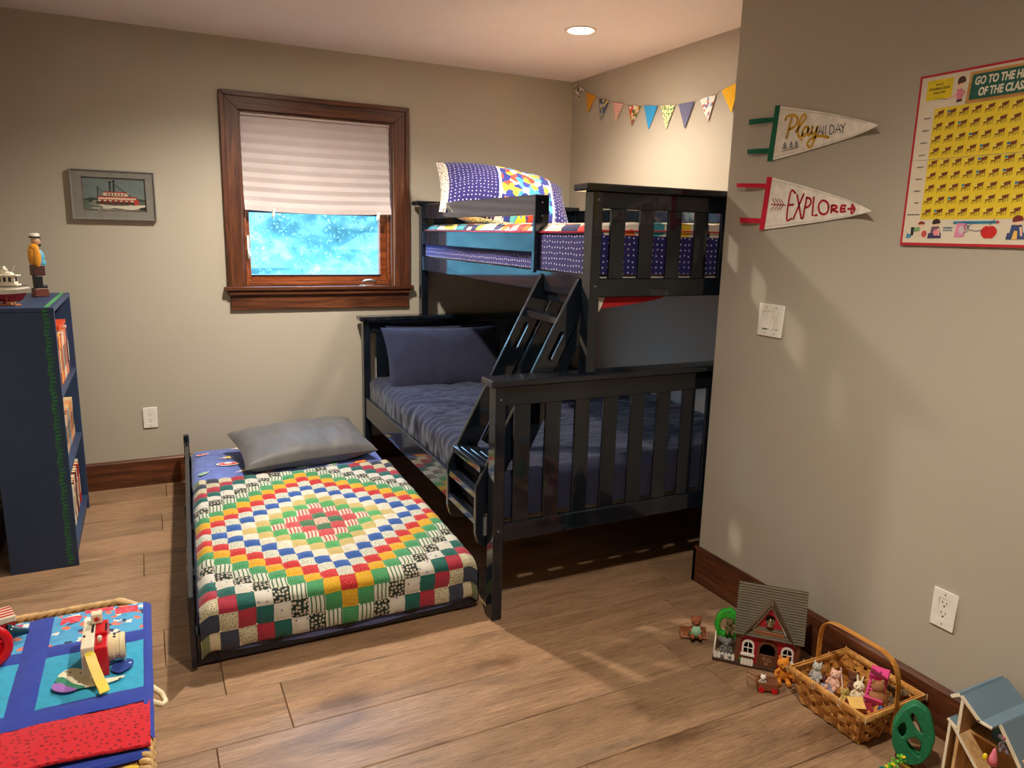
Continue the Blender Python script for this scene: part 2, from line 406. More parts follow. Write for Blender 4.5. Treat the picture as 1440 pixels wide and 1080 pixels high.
# back wall with its window hole
WO = (-2.125, -1.243, 1.113, 2.076)
cutout('wall_back', [[(XL-.1, 0), (.1, 0), (.1, H), (XL-.1, H)], [(WO[0], WO[2]), (WO[1], WO[2]), (WO[1], WO[3]), (WO[0], WO[3])]], -.16, 0, FB(0, 0), WALL)['kind'] = S_
box_obj('wall_right', 0, .1, -2.3, 0, 0, H, WALL, kind=S_)
box_obj('wall_partition', WX, .1, YF, -2.202, 0, H, WALL, kind=S_)
box_obj('wall_left', XL-.1, XL, YF, 0, 0, H, WALL, kind=S_)
box_obj('wall_front', XL-.1, .1, YF-.1, YF, 0, H, WALL, kind=S_)
BH = .156
def baseboard(name, fr, length, mat):
    p = [(0,0),(.016,0),(.016,BH-.012),(.010,BH-.004),(.004,BH),(0,BH)]
    # profile in (w,v) swept along u
    mb = MB(); n = len(p); vs = []
    for u in (0, length):
        for w_, v in p: vs.append(fr @ Vector((u, v, w_)))
    mb.add(vs, [tuple(range(n)), tuple(range(2*n-1, n-1, -1))]+[(i, n+i, n+(i+1)%n, (i+1)%n) for i in range(n)])
    return mb.build(name, mat, kind=S_)
baseboard('baseboard_back', FB(XL, 0), -XL, TRIM_X)
baseboard('baseboard_partition', frame((WX, -2.186, 0), (0,-1,0), (0,0,1)), 3.8, TRIM_Y)
baseboard('baseboard_return', frame((0, -2.202, 0), (-1,0,0), (0,0,1)), -WX+.016, TRIM_X)
baseboard('baseboard_left', frame((XL, YF, 0), (0,1,0), (0,0,1)), -YF, TRIM_Y)
baseboard('baseboard_right', frame((0, 0, 0), (0,-1,0), (0,0,1)), 2.2, TRIM_Y)
# ---------------------------------------------------------------- window
win = bpy.data.objects.new('window_1', None); link(win); win['kind'] = S_; ORG[win] = Vector((0,0,0))
f = FB(0,0)
def mitre(u0,u1,v0,v1,wd,side):
    return {'l': [(u0,v0),(u0+wd,v0),(u0+wd,v1-wd),(u0,v1)], 'r': [(u1-wd,v0),(u1,v0),(u1,v1),(u1-wd,v1-wd)], 't': [(u0,v1),(u0+wd,v1-wd),(u1-wd,v1-wd),(u1,v1)]}[side]
X0, X1, Z0, Z1 = -2.217, -1.147, 1.113, 2.168
for sd, mt in (('l', TRIM_Z), ('r', TRIM_Z), ('t', TRIM_X)):
    MB().prism(mitre(X0+.004,X1-.004,Z0,Z1-.004,.089,sd), .0, .018, f).build('casing', mt, win, bevel=.002)
    MB().prism(mitre(X0,X1,Z0,Z1,.026,sd), .0, .027, f).build('back_band', mt, win, bevel=.003)
MB().prism([(-2.238,1.090),(-1.126,1.090),(-1.126,1.113),(-2.238,1.113)], -.10, .045, f).build('window_stool', TRIM_X, win, bevel=.004)
MB().prism([(-2.220,1.062),(-1.144,1.062),(-1.144,1.090),(-2.220,1.090)], 0, .034, f).build('stool_molding', TRIM_X, win, bevel=.006)
MB().prism([(-2.207,.978),(-1.152,.978),(-1.152,1.062),(-2.207,1.062)], 0, .018, f).build('apron', TRIM_X, win, bevel=.003)
for u0, u1, v0, v1 in ((WO[0],WO[0]+.012,Z0,WO[3]), (WO[1]-.012,WO[1],Z0,WO[3]), (WO[0]+.012,WO[1]-.012,WO[3]-.012,WO[3])):
    MB().prism([(u0,v0),(u1,v0),(u1,v1),(u0,v1)], -.15, 0, f).build('jamb', TRIM_Z, win)
# stops and sash
for u0, u1, v0, v1 in ((-2.113,-2.098,1.113,2.064), (-1.27,-1.255,1.113,2.064), (-2.098,-1.27,1.113,1.135)):
    MB().prism([(u0,v0),(u1,v0),(u1,v1),(u0,v1)], -.075, -.035, f).build('window_stop', SASH, win, bevel=.002)
for u0, u1, v0, v1 in ((-2.098,-2.078,1.135,2.05), (-1.312,-1.27,1.135,2.05), (-2.078,-1.312,1.135,1.175), (-2.078,-1.312,2.01,2.05)):
    MB().prism([(u0,v0),(u1,v0),(u1,v1),(u0,v1)], -.11, -.062, f).build('sash_rail', SASH, win, bevel=.003)
dk = plain((34,32,36), .4)
MB().prism([(-2.078,1.168),(-1.312,1.168),(-1.312,1.176),(-2.078,1.176)], -.10, -.058, f).build('screen_bar', dk, win)
MB().prism([(-2.078,1.53),(-1.312,1.53),(-1.312,1.545),(-2.078,1.545)], -.11, -.06, f).build('screen_bar', dk, win)
MB().add([f @ Vector(p) for p in ((-2.078,1.175,-.088),(-1.312,1.175,-.088),(-1.312,2.01,-.088),(-2.078,2.01,-.088))], [(0,1,2,3)]).build('window_pane', glassy('window_glass'), win)
metal = plain((150,140,126), .3, .1, .05, metal=.8)
crank = MB(); fr = frame((-1.41, -.012, 1.116), (1,0,0), (0,-1,0))
crank.prism(circle(0,0,.055,.022,20), 0, .014, fr)
crank.tube([(-1.445,-.012,1.134),(-1.43,-.015,1.142),(-1.40,-.018,1.144),(-1.37,-.02,1.138),(-1.362,-.02,1.128)], [.006,.008,.009,.009,.007], 10)
crank.build('crank_handle', metal, win, smooth=True)
lk = MB(); lk.box(-2.100,-2.088,.02,.035,1.27,1.40); lk.tube([(-2.096,.02,1.33),(-2.094,.0,1.30),(-2.09,-.005,1.285)], .006, 8)
lk.build('sash_lock', PLATE, win)
# pleated paper shade, its corners pinned up by clips
sh = thing('pleated_shade', 'white pleated paper shade pulled down over the upper half of the window', 'shade', (-1.685, .02, 2.06))
SU0, SU1 = -2.108, -1.262
def shade(u, v):
    x = SU0+(SU1-SU0)*u
    zb = 1.542 - .0*u + .022*math.exp(-((u-.19)/.09)**2)*0 - .012*math.sin(PI*u)
    z = 2.062-(2.062-zb)*v
    ph = v*20; tri_ = abs((ph % 2)-1)
    fade = min(1, (1-v)*9)*.7+.3 if v > .88 else 1
    edge = max(0, (v-.84)/.16); corner = edge*(max(0, 1-u/.19)+max(0, (u-.87)/.13))
    y_ = .018+.008*tri_*fade-.022*corner-.02*(v**2)
    x += .012*corner*(1 if u < .5 else -1)*0
    return (x, y_, z)
def paper():
    m, nt, b = mk('pleated_paper'); v = coords(nt)
    r = ramp(nt, noise(nt, v, 4, 3), [(.3, lin((198,186,186))), (.7, lin((208,196,196)))]); L(nt, r.outputs[0], b.inputs['Base Color'])
    b.inputs['Roughness'].default_value = .8; b.inputs['Transmission Weight'].default_value = 0
    b.inputs['Subsurface Weight'].default_value = 0; bump(nt, b, noise(nt, v, 300, 2), .1, .0005); return m
MB().grid(shade, 24, 88).build('pleats', paper(), sh)
MB().box(SU0,SU1,.008,.036,2.052,2.064).build('head_strip', plain((214,200,196), .7), sh)
for nm, u, lab in (('shade_clip', -1.955, 'small white plastic clip near the left corner of the pleated shade'), ('shade_clip', -1.345, 'small white plastic clip near the right corner of the pleated shade')):
    mb = MB(); q = frame((u, -.012, 1.53), (1,0,-.12), (.12,0,1))
    mb.box(-.007,.007,-.022,.022,0,.006, 0, q); mb.box(-.007,.007,-.022,.022,.016,.022, 0, q); mb.box(-.007,.007,.012,.022,.004,.018,0,q); mb.box(-.004,.004,-.028,-.018,-.002,.004,0,q)
    tag(mb.build(nm, PLATE, bevel=.0012), lab, 'clip', 'clips on the window shade')
# outside: a bank of leafy bushes across the view
def leaf_mat():
    m, nt, b = mk('outdoor_leaves'); v = coords(nt)
    r = ramp(nt, noise(nt, v, 5, 4), [(.25, (.018,.055,.055)), (.5, (.045,.125,.115)), (.75, (.17,.27,.24))]); L(nt, r.outputs[0], b.inputs['Base Color'])
    b.inputs['Roughness'].default_value = .5; return m
LEAF = leaf_mat()
mb = MB(); mb.grid(lambda u, v: (-5+12*u, 2.6+.8*v+.5*mnoise.noise(Vector((u*9,v*6,1))), -1.2+3.5*v), 40, 20)
rr = random.Random(3)
for i in range(30000):
    u, v = rr.random(), rr.random()
    x, yy, z = -5+12*u, 2.45+.8*v+.5*mnoise.noise(Vector((u*9,v*6,1)))-rr.random()*.25+.18*mnoise.noise(Vector((u*40,v*20,5))), -1.2+3.5*v
    s = rr.uniform(.010,.024); d = Vector((rr.gauss(0,1), rr.gauss(0,.6), rr.gauss(0,1))).normalized(); e = d.cross(Vector((rr.gauss(0,.4),-1,rr.gauss(0,.4)))).normalized(); p = Vector((x,yy,z))
    mb.add([p-d*s, p+e*s*.45, p+d*s, p-e*s*.45], [(0,1,2,3)])
o = mb.build('foliage', LEAF, kind='stuff'); tag(o, 'dense leafy bushes outside, blue-green in daylight, behind the window glass', 'foliage')
box_obj('ground_outside', -8, 6, .3, 12, -1.3, -1.2, plain((70,90,60), .9), kind=S_)

# ---------------------------------------------------------------- recessed ceiling lights
lens = emis('lamp_lens', (1.0,.88,.72), 170.0)
cl_lab = ['round recessed ceiling light glowing above the bunk bed, nearest the bunting wall', 'round recessed ceiling light above the trundle bed, at the top edge of the photo', 'round recessed ceiling light over the near end of the room']
for (cx, cy), lb in zip(cans, cl_lab):
    t = thing('ceiling_light', lb, 'ceiling light', (cx, cy, H), 'recessed ceiling lights')
    fr = Matrix.Translation((cx, cy, H))
    MB().lathe([(.080,0),(.079,-.004),(.066,-.006),(.061,-.002),(.060,.0)], 40, fr).build('trim_ring', plain((238,224,212), .4, .02, 0), t, smooth=True)
    mb = MB(); n = 32
    vs = [fr @ Vector((r_*math.cos(2*PI*j/n), r_*math.sin(2*PI*j/n), z)) for r_, z in ((.0605,-.001),(.058,.03)) for j in range(n)]
    mb.add(vs, [(j, (j+1)%n, n+(j+1)%n, n+j) for j in range(n)]); mb.build('reflector', plain((240,232,220), .3, .02, 0), t, smooth=True)
    MB().prism(circle(0,0,.056,n=32), -.003, .004, fr).build('lens', lens, t)

# ---------------------------------------------------------------- bunk bed
def shear(root, k, y0):
    seen = set()
    def go(o):
        if o.type == 'MESH' and o.data not in seen:
            seen.add(o.data); oy = ORG.get(o, Vector()).y
            for v in o.data.vertices: v.co.x += k*(v.co.y+oy-y0)
        for c in o.children: go(c)
    go(root)
bunk = thing('bunk_bed', 'dark navy wooden twin over full bunk bed against the back wall', 'bunk bed', (-.8, -1.1, 0))
def pt(name, x0,x1,y0,y1,z0,z1, bev=.003): return box_obj(name, x0,x1,y0,y1,z0,z1, BED, bunk, bevel=bev)
for ya, yb, yr in ((-2.162,-2.100,-2.150), (-.118,-.056,-.106)):     # foot then head, lower
    pt('post', -1.547,-1.505, ya,yb, 0,.908); pt('post', -.092,-.05, ya,yb, 0,.908)
    pt('cap', -1.572,-.045, ya-.022,yb+.022, .908,.934, .005)
    pt('top_rail', -1.505,-.092, yr,yr+.022, .832,.908); pt('bottom_rail', -1.505,-.092, yr-.004,yr+.022, .312,.382)
    for k in range(11):
        x = -1.462+.1285*k
        if x+.066 < -.092: pt('slat', x, x+.066, yr+.004, yr+.018, .38,.834, .002)
    pt('upper_post', -1.175,-1.132, ya,yb, .934,1.600); pt('upper_post', -.092,-.05, ya,yb, .934,1.600)
    pt('upper_cap', -1.215,-.045, ya-.022,yb+.022, 1.600,1.626, .005)
    pt('upper_top_rail', -1.132,-.092, yr,yr+.022, 1.540,1.600); pt('upper_bottom_rail', -1.132,-.092, yr-.004,yr+.022, 1.218,1.288)
    for k in range(8):
        x = -1.084+.1312*k
        if x+.064 < -.092: pt('upper_slat', x, x+.064, yr+.004, yr+.018, 1.286,1.542, .002)
for xa in (-1.541, -.082): pt('side_rail', xa, xa+.024, -2.10,-.118, .312,.437)
for xa in (-1.170, -.082): pt('upper_side_rail', xa, xa+.022, -2.10,-.118, 1.212,1.297)
pt('guard_rail', -1.172,-1.152, -1.668,-.118, 1.522,1.606); pt('guard_rail', -1.172,-1.152, -1.668,-.118, 1.368,1.450)
pt('guard_rail', -.082,-.062, -2.10,-.118, 1.522,1.606); pt('guard_rail', -.082,-.062, -2.10,-.118, 1.368,1.450)
gp = pt('guard_post', -1.178,-1.112, -1.694,-1.668, 1.285,1.606)
bolt = plain((170,165,158), .3, .1, 0, metal=.8)
for z in (1.335,1.405,1.52,1.575):
    MB().ball((-1.145,-1.694,z), (.004,.002,.004), 5).build('bolt', bolt, gp)
for z in (.36,.86,1.26,1.57):
    q = (-1.526 if z < 1 else -1.152)
    MB().ball((q,-2.162,z), (.004,.002,.004), 5).build('bolt', bolt, bunk)
for k in range(12):
    y0 = -.25-.155*k; pt('mattress_slat', -1.517,-.082, y0-.035,y0+.035, .318,.333, 0)
    if k % 2 == 0: pt('mattress_slat', -1.148,-.082, y0-.035,y0+.035, 1.222,1.238, 0)
shear(bunk, .036, -2.16)
# ladder
lad = thing('ladder', 'dark navy wooden bunk ladder leaning from the foot rail to the upper bunk', 'ladder', (-1.54, -1.91, .27))
fx = frame((0,0,0), (1,0,0), (0,0,1))
prof = [(-1.585,.33),(-1.585,.513),(-1.18,1.275),(-1.172,1.285),(-1.12,1.285),(-1.12,1.224),(-1.495,.50),(-1.495,.285),(-1.51,.272),(-1.55,.272),(-1.575,.29)]
sd = Vector((.405,.772)).normalized(); sn = Vector((sd.y,-sd.x))
def slot(c, ln, wd):
    out = []
    for sg, a0 in ((1, 0), (-1, PI)):
        for i in range(9):
            a = a0+PI*i/8; p = Vector(c)+sd*sg*ln/2+sn*math.cos(a)*wd/2+sd*math.sin(a)*wd/2; out.append(tuple(p))
    return out
for y0, y1 in ((-2.080,-2.058), (-1.767,-1.745)):
    cutout('stringer', [prof, slot((-1.262,1.03), .095, .024)], -y1, -y0, fx, BED, lad, bevel=.002)
    yy0, yy1 = (y1, y1+.02) if y0 < -2 else (y0-.02, y0)
    br = [(-1.455,.60),(-1.40,.56),(-1.095,1.17),(-1.13,1.20)]
    MB().prism([(a+.015, b) for a, b in br], -yy1, -yy0, fx).build('brace', BED, lad, bevel=.002)
def tread(x, z, dep, ng):
    mb = MB().box(x, x+dep, -2.058,-1.767, z-.026, z-.004)
    wd = dep/ng
    for i in range(ng): mb.box(x+wd*i, x+wd*i+wd*.62, -2.058,-1.767, z-.004, z)
    return mb.build('tread', BED, lad, bevel=.0012)
tread(-1.562,.585,.10,4); tread(-1.582,.487,.085,3); tread(-1.584,.386,.05,2); tread(-1.248,1.135,.085,1)
box_obj('top_board', -1.160,-1.140, -2.058,-1.767, 1.175,1.283, BED, lad, bevel=.003)
lb = MB().prism([(-1.556,.312),(-1.510,.312),(-1.510,.405),(-1.556,.405)], 2.0802, 2.0806, fx).build('warning_label', plain((26,30,36), .5), lad)
wl = MB()
for i in range(11): wl.box(-1.553,-1.553+.036+.004*((i*7)%3), -2.0812,-2.0806, .318+.0068*i, .3215+.0068*i)
wl.box(-1.545,-1.52, -2.0812,-2.0806, .396,.402)
wl.build('label_print', plain((150,152,150), .6, 0, 0), lb)
shear(lad, .036, -2.16)

# ---------------------------------------------------------------- bedding
def wr(p, s=1.0, seed=0):
    return mnoise.noise(Vector(p)*s+Vector((seed*3.1, seed, 0)))
def pillow(name, c, size, rot, mats, parent=None, wrk=.008, seed=0, ee=.42, nu=34, nv=24, matfn=None, pinch=.07, name_part=None):
    W, D, T = size; fr = Matrix.Translation(c) @ rot.to_matrix().to_4x4(); mb = MB()
    for s in (1, -1):
        def fn(a, b):
            u, v = 2*a-1, 2*b-1
            x = W/2*u*(1-pinch*(1-v*v)**1); y_ = D/2*v*(1-pinch*1.2*(1-u*u))
            e = (max(0, 1-abs(u)**2.6)*max(0, 1-abs(v)**2.6))**ee
            z = s*T/2*e
            n_ = wr((x*7, y_*7, s*2), 1, seed)+.6*wr((x*19, y_*12, s), 1, seed+4)
            z += wrk*n_*min(1, e*2.0)
            return fr @ Vector((x, y_, z))
        k0 = len(mb.f); mb.grid(fn, nu, nv, 0, W, D)
        if matfn:
            for i in range(nu):
                for j in range(nv): mb.m[k0+i*nv+j] = matfn((i+.5)/nu, (j+.5)/nv, s)
        if s < 0:
            for i in range(k0, len(mb.f)):
                mb.f[i] = mb.f[i][::-1]; mb.uv[i] = mb.uv[i][::-1]
    return mb.build(name, mats, parent, smooth=True)
from mathutils import Euler
def rbox(name, x0,x1,y0,y1,z0,z1, r, mats, parent=None, n=40, m=60, amp=0, seed=0, extra=None, smooth=True, thing_=None):
    """cloth-like shell over a box: top plus four rounded sides, open below; (u,v) in metres"""
    dz = z1-z0-r; ar = r*PI/2; Lx = x1-x0-2*r; Ly = y1-y0-2*r
    def prof(s, Ln):      # arc length s measured from one hem to the other -> (offset, height, normal)
        if s < dz: return (0, z0+s)
        s -= dz
        if s < ar: a = s/r; return (r-r*math.cos(a), z0+dz+r*math.sin(a))
        s -= ar
        if s < Ln: return (r+s, z1)
        s -= Ln
        if s < ar: a = s/r; return (r+Ln+r*math.sin(a), z0+dz+r*math.cos(a))
        s -= ar
        return (2*r+Ln, z0+dz-s)
    Tx = 2*dz+2*ar+Lx; Ty = 2*dz+2*ar+Ly
    def fn(a, b):
        ox, hx = prof(a*Tx, Lx); oy, hy = prof(b*Ty, Ly)
        z = min(hx, hy); 
        if hx < z1-r*.999 and hy < z1-r*.999:
            z = min(hx, hy)
        p = Vector((x0+ox, y0+oy, z))
        nx = -1 if ox < r*.5 else (1 if ox > x1-x0-r*.5 else 0); ny = -1 if oy < r*.5 else (1 if oy > y1-y0-r*.5 else 0)
        d = Vector((nx, ny, 1 if (nx == 0 and ny == 0) else .2)).normalized()
        if amp: p += d*amp*(wr((a*Tx*4, b*Ty*4, 0), 1, seed)+.5*wr((a*Tx*11, b*Ty*9, 2), 1, seed))
        if extra: p = extra(p, d, a, b, a*Tx, b*Ty)
        return p
    mb = MB().grid(fn, n, m, 0, Tx, Ty)
    return mb, Tx, Ty
NAVY = fabric('navy_comforter_cloth', (29,31,54), weave=True, bs=.4)
# lower mattress and comforter
mt = MB().box(-1.50,-.10,-2.085,-.14,.335,.50).build('mattress', fabric('mattress_ticking', (214,208,198), uv=False), bevel=.03, seg=3)
tag(mt, 'white full size mattress on the lower bunk under the navy comforter', 'mattress'); shear(mt, .036, -2.16)
def comf(p, d, a, b, s, t):
    # stitched channels across the bed plus crumples
    ch = abs(math.sin(t*PI/.055+1.6*wr((s*3, t*3, 7))))**.6*(.5+.5*wr((s*4,t*4,5)))
    cr = abs(wr((s*6+t*3, t*15-s*4, 3)))+.5*abs(wr((s*13-t*6, t*20+s*7, 6)))
    mid = math.exp(-((t-1.25)/.55)**2)
    return p+d*(.004*ch+.020*(.35+mid)*(.5-cr)+.010*wr((s*2.2, t*2.6, 9)))
mb, _, _ = rbox('c', -1.512,-.094,-2.122,-.122,.392,.565,.05, None, n=90, m=260, amp=.006, seed=2, extra=comf)
cf = mb.build('comforter', NAVY, smooth=True); tag(cf, 'rumpled quilted navy comforter spread over the lower bunk', 'comforter'); shear(cf, .036, -2.16)
p1 = pillow('navy_pillow', (-1.060,-.40,.700), (.72,.43,.17), Euler((math.radians(58),0,math.radians(-6))), [fabric('navy_pillow_cloth', (32,34,56), bs=.4)], wrk=.010, seed=5, nu=50, nv=30)
tag(p1, 'navy quilted pillow propped up at the left of the lower bunk headboard', 'pillow', 'pillows')
p2 = pillow('navy_pillow', (-.98,-.21,.69), (.74,.40,.12), Euler((math.radians(72),0,math.radians(2))), [fabric('dark_navy_pillow_cloth', (26,28,50))], wrk=.006, seed=8)
tag(p2, 'darker navy pillow behind the propped quilted pillow on the lower bunk', 'pillow', 'pillows')
# upper mattress and coverlet
mt = MB().box(-1.138,-.10,-2.085,-.14,1.24,1.425).build('mattress', fabric('mattress_ticking_upper', (222,214,204), uv=False), bevel=.03, seg=3)
tag(mt, 'white twin mattress on the upper bunk under the printed coverlet', 'mattress'); shear(mt, .036, -2.16)
DOT = fabric('navy_dotted_cotton', (44,40,104), 'dots', (205,200,225), 44, .17, bs=.2)
ZOO = fabric('bright_animal_print', (230,215,190), 'patches', scale=16, rgb3=[(238,224,200),(34,36,80),(232,120,50),(240,226,205),(60,150,160),(240,200,60),(228,214,190),(210,60,60),(240,228,210),(40,44,96)])
BLUEP = fabric('blue_animal_print', (52,70,150), 'patches', scale=26, rgb3=[(40,50,130),(60,140,190),(50,60,140),(240,230,220),(222,70,50),(46,60,140),(240,150,60),(90,180,190),(240,210,60),(44,56,134)])
QX0, QX1, QY0, QY1 = -1.150,-.088,-2.098,-.125
def cov(p, d, a, b, s, t):
    pz = .018*math.sin(PI*min(1,max(0,(s-.12)/1.2)))*(1 if d.z > .9 else 0)
    return p+Vector((0,0,pz))+d*.007*abs(math.sin(s*PI/.11))**.5*(d.z > .9)
mb, Tx, Ty = rbox('q', QX0,QX1,QY0,QY1,1.300,1.478,.035, None, n=70, m=110, amp=.004, seed=4, extra=cov)
nu, nv = 70, 110
for i in range(nu):
    for j in range(nv):
        s, t = (i+.5)/nu*Tx, (j+.5)/nv*Ty; e = .155
        mb.m[i*nv+j] = 1 if (s < e or s > Tx-e or t < e or t > Ty-e) else 0
q = mb.build('coverlet', [ZOO, DOT], smooth=True)
tag(q, 'navy dotted coverlet with a bright animal print top on the upper bunk', 'coverlet')
pts = [(QX0-.004,QY1,1.452),(QX0-.006,-1.2,1.449),(QX0-.005,QY0-.004,1.455),(QX0+.03,QY0-.006,1.462),(-.6,QY0-.006,1.468),(QX1,QY0-.006,1.468)]
MB().tube(pts, .0035, 6).build('red_piping', fabric('red_piping', (206,44,54), uv=False), q, smooth=True)
# cloth corners poking out under the foot end
mb = MB().grid(lambda u, v: (-1.128+.045*u*(1-.5*v), -2.130-.004*math.sin(6*u), 1.222-.095*v*(1-.45*u)), 6, 6)
mb.build('hanging_sheet', fabric('white_sheet', (215,208,196)), q, smooth=True)
mb = MB().grid(lambda u, v: (-1.095+.30*u, -2.124, 1.218-(.045*(1-u)**.6)*v), 10, 3)
mb.build('hanging_edge', fabric('red_sheet_edge', (170,30,34)), q, smooth=True)
shear(q, .036, -2.16)
# big pillow on the upper bunk
def pm(u, v, s):
    if s < 0: return 2
    if u < .05: return 3
    if .40 < u < .418 or .83 < u < .848: return 4
    return 1 if .40 < u < .84 else 0
up_ = pillow('printed_pillow', (-.720,-.47,1.645), (.80,.44,.30), Euler((math.radians(42),math.radians(8),math.radians(-10))), [DOT, BLUEP, fabric('cream_text_print', (230,222,206), 'speckle', (120,110,100), 90, .3), fabric('cream_print_lining', (230,222,206), 'speckle', (120,110,100), 90, .3), fabric('white_piping', (236,232,226))], wrk=.006, seed=11, matfn=pm, nu=110, pinch=.05, ee=.62)
tag(up_, 'plump navy dotted pillow with a bright animal print panel on the upper bunk', 'pillow', 'pillows')

# ---------------------------------------------------------------- trundle bed
TK, TY = .045, -2.06
tr = thing('trundle_bed', 'low dark trundle bed pulled out beside the bunk bed', 'trundle bed', (-2.05, -1.1, 0))
def tp(name, *a, bev=.003): return box_obj(name, *a, BED, tr, bevel=bev)
tp('side_board', -2.584,-2.566,-2.060,-.10,.012,.268); tp('side_board', -1.565,-1.547,-2.04,-.10,.025,.15)
tp('end_board', -2.566,-1.565,-2.040,-2.022,.012,.12); tp('end_board', -2.566,-1.565,-.118,-.100,.025,.165)
tp('head_post', -2.590,-2.562,-.135,-.095,.02,.300)
for yy in (-.16, -.98): tp('bracket', -2.592,-2.580,yy-.02,yy+.02,.14,.20)
for yy in (-1.9,-1.4,-.9,-.4): tp('slat', -2.566,-1.565,yy-.04,yy+.04,.045,.06, bev=0)
for cx in (-2.5,-1.62):
    for cy in (-1.95,-.2): MB().tube([(cx-.012,cy,.022),(cx+.012,cy,.022)], .022, 14).build('caster', DARK, tr)
shear(tr, TK, TY)
SHEET = fabric('blue_sheet', (96,112,176), 'speckle', (104,122,186), 14, .3)
mb, _, _ = rbox('m', -2.560,-1.572,-2.012,-.125,.062,.212,.045, None, n=40, m=60, amp=.003, seed=6)
mt = mb.build('mattress', SHEET, smooth=True); tag(mt, 'thin mattress in a blue space print sheet on the trundle bed', 'mattress')
def spr(kind, x, y, s, rot, col, col2):
    fr = Matrix.Translation((x, y, .2175)) @ Matrix.Rotation(rot, 4, 'Z'); mb = MB()
    if kind == 'star':
        for sc_, mi in ((1.25, 1), (1, 0)):
            mb.prism([(s*sc_*(1 if i%2==0 else .42)*math.cos(i*PI/5), s*sc_*(1 if i%2==0 else .42)*math.sin(i*PI/5)) for i in range(10)], .001*(1-mi), .0012*(1-mi)+.0006, fr, mi)
        mb.prism([(-s*2.4,s*.1),(-s*.5,-s*.3),(-s*.5,s*.3)], 0, .0006, fr, 1)
    elif kind == 'saucer':
        mb.prism(circle(0,0,s*1.3,s*.62), 0, .0008, fr, 1); mb.prism(circle(0,0,s*1.1,s*.42), .0008, .0014, fr, 0); mb.prism(circle(0,s*.28,s*.45,s*.36), .0014, .002, fr, 1)
    else:
        mb.prism([(-s*1.1,-s*.42),(s*.5,-s*.42),(s*1.3,0),(s*.5,s*.42),(-s*1.1,s*.42)], 0, .0008, fr, 1)
        mb.prism([(-s,-s*.28),(s*.45,-s*.28),(s*1.05,0),(s*.45,s*.28),(-s,s*.28)], .0008, .0014, fr, 0); mb.prism(circle(s*.2,0,s*.16), .0014, .002, fr, 1)
    return mb.build('printed_'+kind, [plain(col, .9), plain(col2, .9)], mt)
cw = (228,224,220)
for a in (('rocket',-2.50,-.26,.028,.3,(206,44,50),cw),('star',-2.30,-.20,.026,.2,(238,200,70),cw),('star',-2.37,-.36,.026,.1,(238,200,70),cw),('saucer',-2.38,-.48,.045,-.2,(206,50,54),cw),
          ('rocket',-2.50,-.60,.028,.8,(90,160,90),cw),('star',-2.30,-.62,.026,.4,(238,200,70),cw),('rocket',-1.66,-.55,.028,2.6,(206,44,50),(238,200,70)),('saucer',-1.72,-.70,.03,.2,(230,180,60),(206,60,60)),
          ('star',-1.66,-.25,.026,1,(238,200,70),cw),('rocket',-2.02,-.68,.026,0,(90,160,90),cw),('saucer',-2.2,-.7,.02,0,(206,50,54),cw),('star',-1.86,-.69,.02,.3,(90,170,100),cw)): spr(*a)
shear(mt, TK, TY)
# sheet edge hanging under the quilt at the foot
g = pillow('grey_pillow', (-1.925,-.49,.300), (.70,.47,.165), Euler((math.radians(9),math.radians(-1),math.radians(5))), [fabric('grey_satin', (94,92,92), rough=.5, bs=.1)], wrk=.012, seed=21, nu=50, nv=34)
tag(g, 'smooth grey pillow at the head of the trundle bed', 'pillow', 'pillows')
# patchwork quilt: 17 x 23 sewn squares in rings round the centre
def P(n, c, kind=None, c2=(255,255,255), *a, **k):
    d = lambda q: tuple(int(x*.84) for x in q)
    return fabric(n, d(c), kind, d(c2), *a, **k)
QM = [P('cream_red_print',(236,214,186),'speckle',(214,90,70),160,.3), P('dark_green_dot',(28,110,62),'dots',(220,225,200),140,.2), P('coral_print',(214,66,74),'speckle',(236,150,130),150,.25),
      P('red_stripe',(238,222,200),'stripes',(206,80,70),420,.68), P('light_green_print',(84,176,98),'speckle',(150,210,140),120,.2), P('tan_print',(212,186,108),'speckle',(226,206,146),150,.35),
      P('cream_cotton',(238,230,208)), P('blue_cotton',(50,92,168),'speckle',(70,112,184),150,.3), P('white_green_print',(230,230,208),'speckle',(110,130,110),150,.24),
      P('red_print',(206,36,46),'speckle',(230,120,90),150,.22), P('yellow_print',(238,186,44),'speckle',(206,120,30),150,.22), P('green_print',(46,150,92),'dots',(190,220,160),150,.2),
      P('green_stripe',(232,228,206),'stripes',(80,120,90),420,.74), P('black_floral',(40,52,40),'floral',(226,218,196),75,.30,rgb3=(150,60,60)), P('white_tulip_print',(232,224,208),'floral',(226,220,206),24,.18,rgb3=(70,74,140)),
      P('teal_plaid',(20,88,80),'plaid',(50,120,110),900), P('crimson_plaid',(170,36,58),'plaid',(196,66,82),900), P('cream_speckle',(226,214,178),'speckle',(90,96,60),150,.24),
      P('slate_chambray',(62,68,84)), P('cream_olive',(222,206,170),'stripes',(128,136,90),110,.6)]
NX, NY = 17, 23; SB = 6
qx0, qx1 = -2.552, -1.562
def qprof(s, Ln, a0, r, drop):   # along the bed from head (y=-.73) to the foot drop
    if s < Ln: return (a0-s, .2205)
    s -= Ln; ar = r*PI/2
    if s < ar: a = s/r; return (a0-Ln-r*math.sin(a), .2205-r+r*math.cos(a))
    return (a0-Ln-r, .2205-r-(s-ar))
QL = 1.275; QR = .045; QT = QL+QR*PI/2+.115
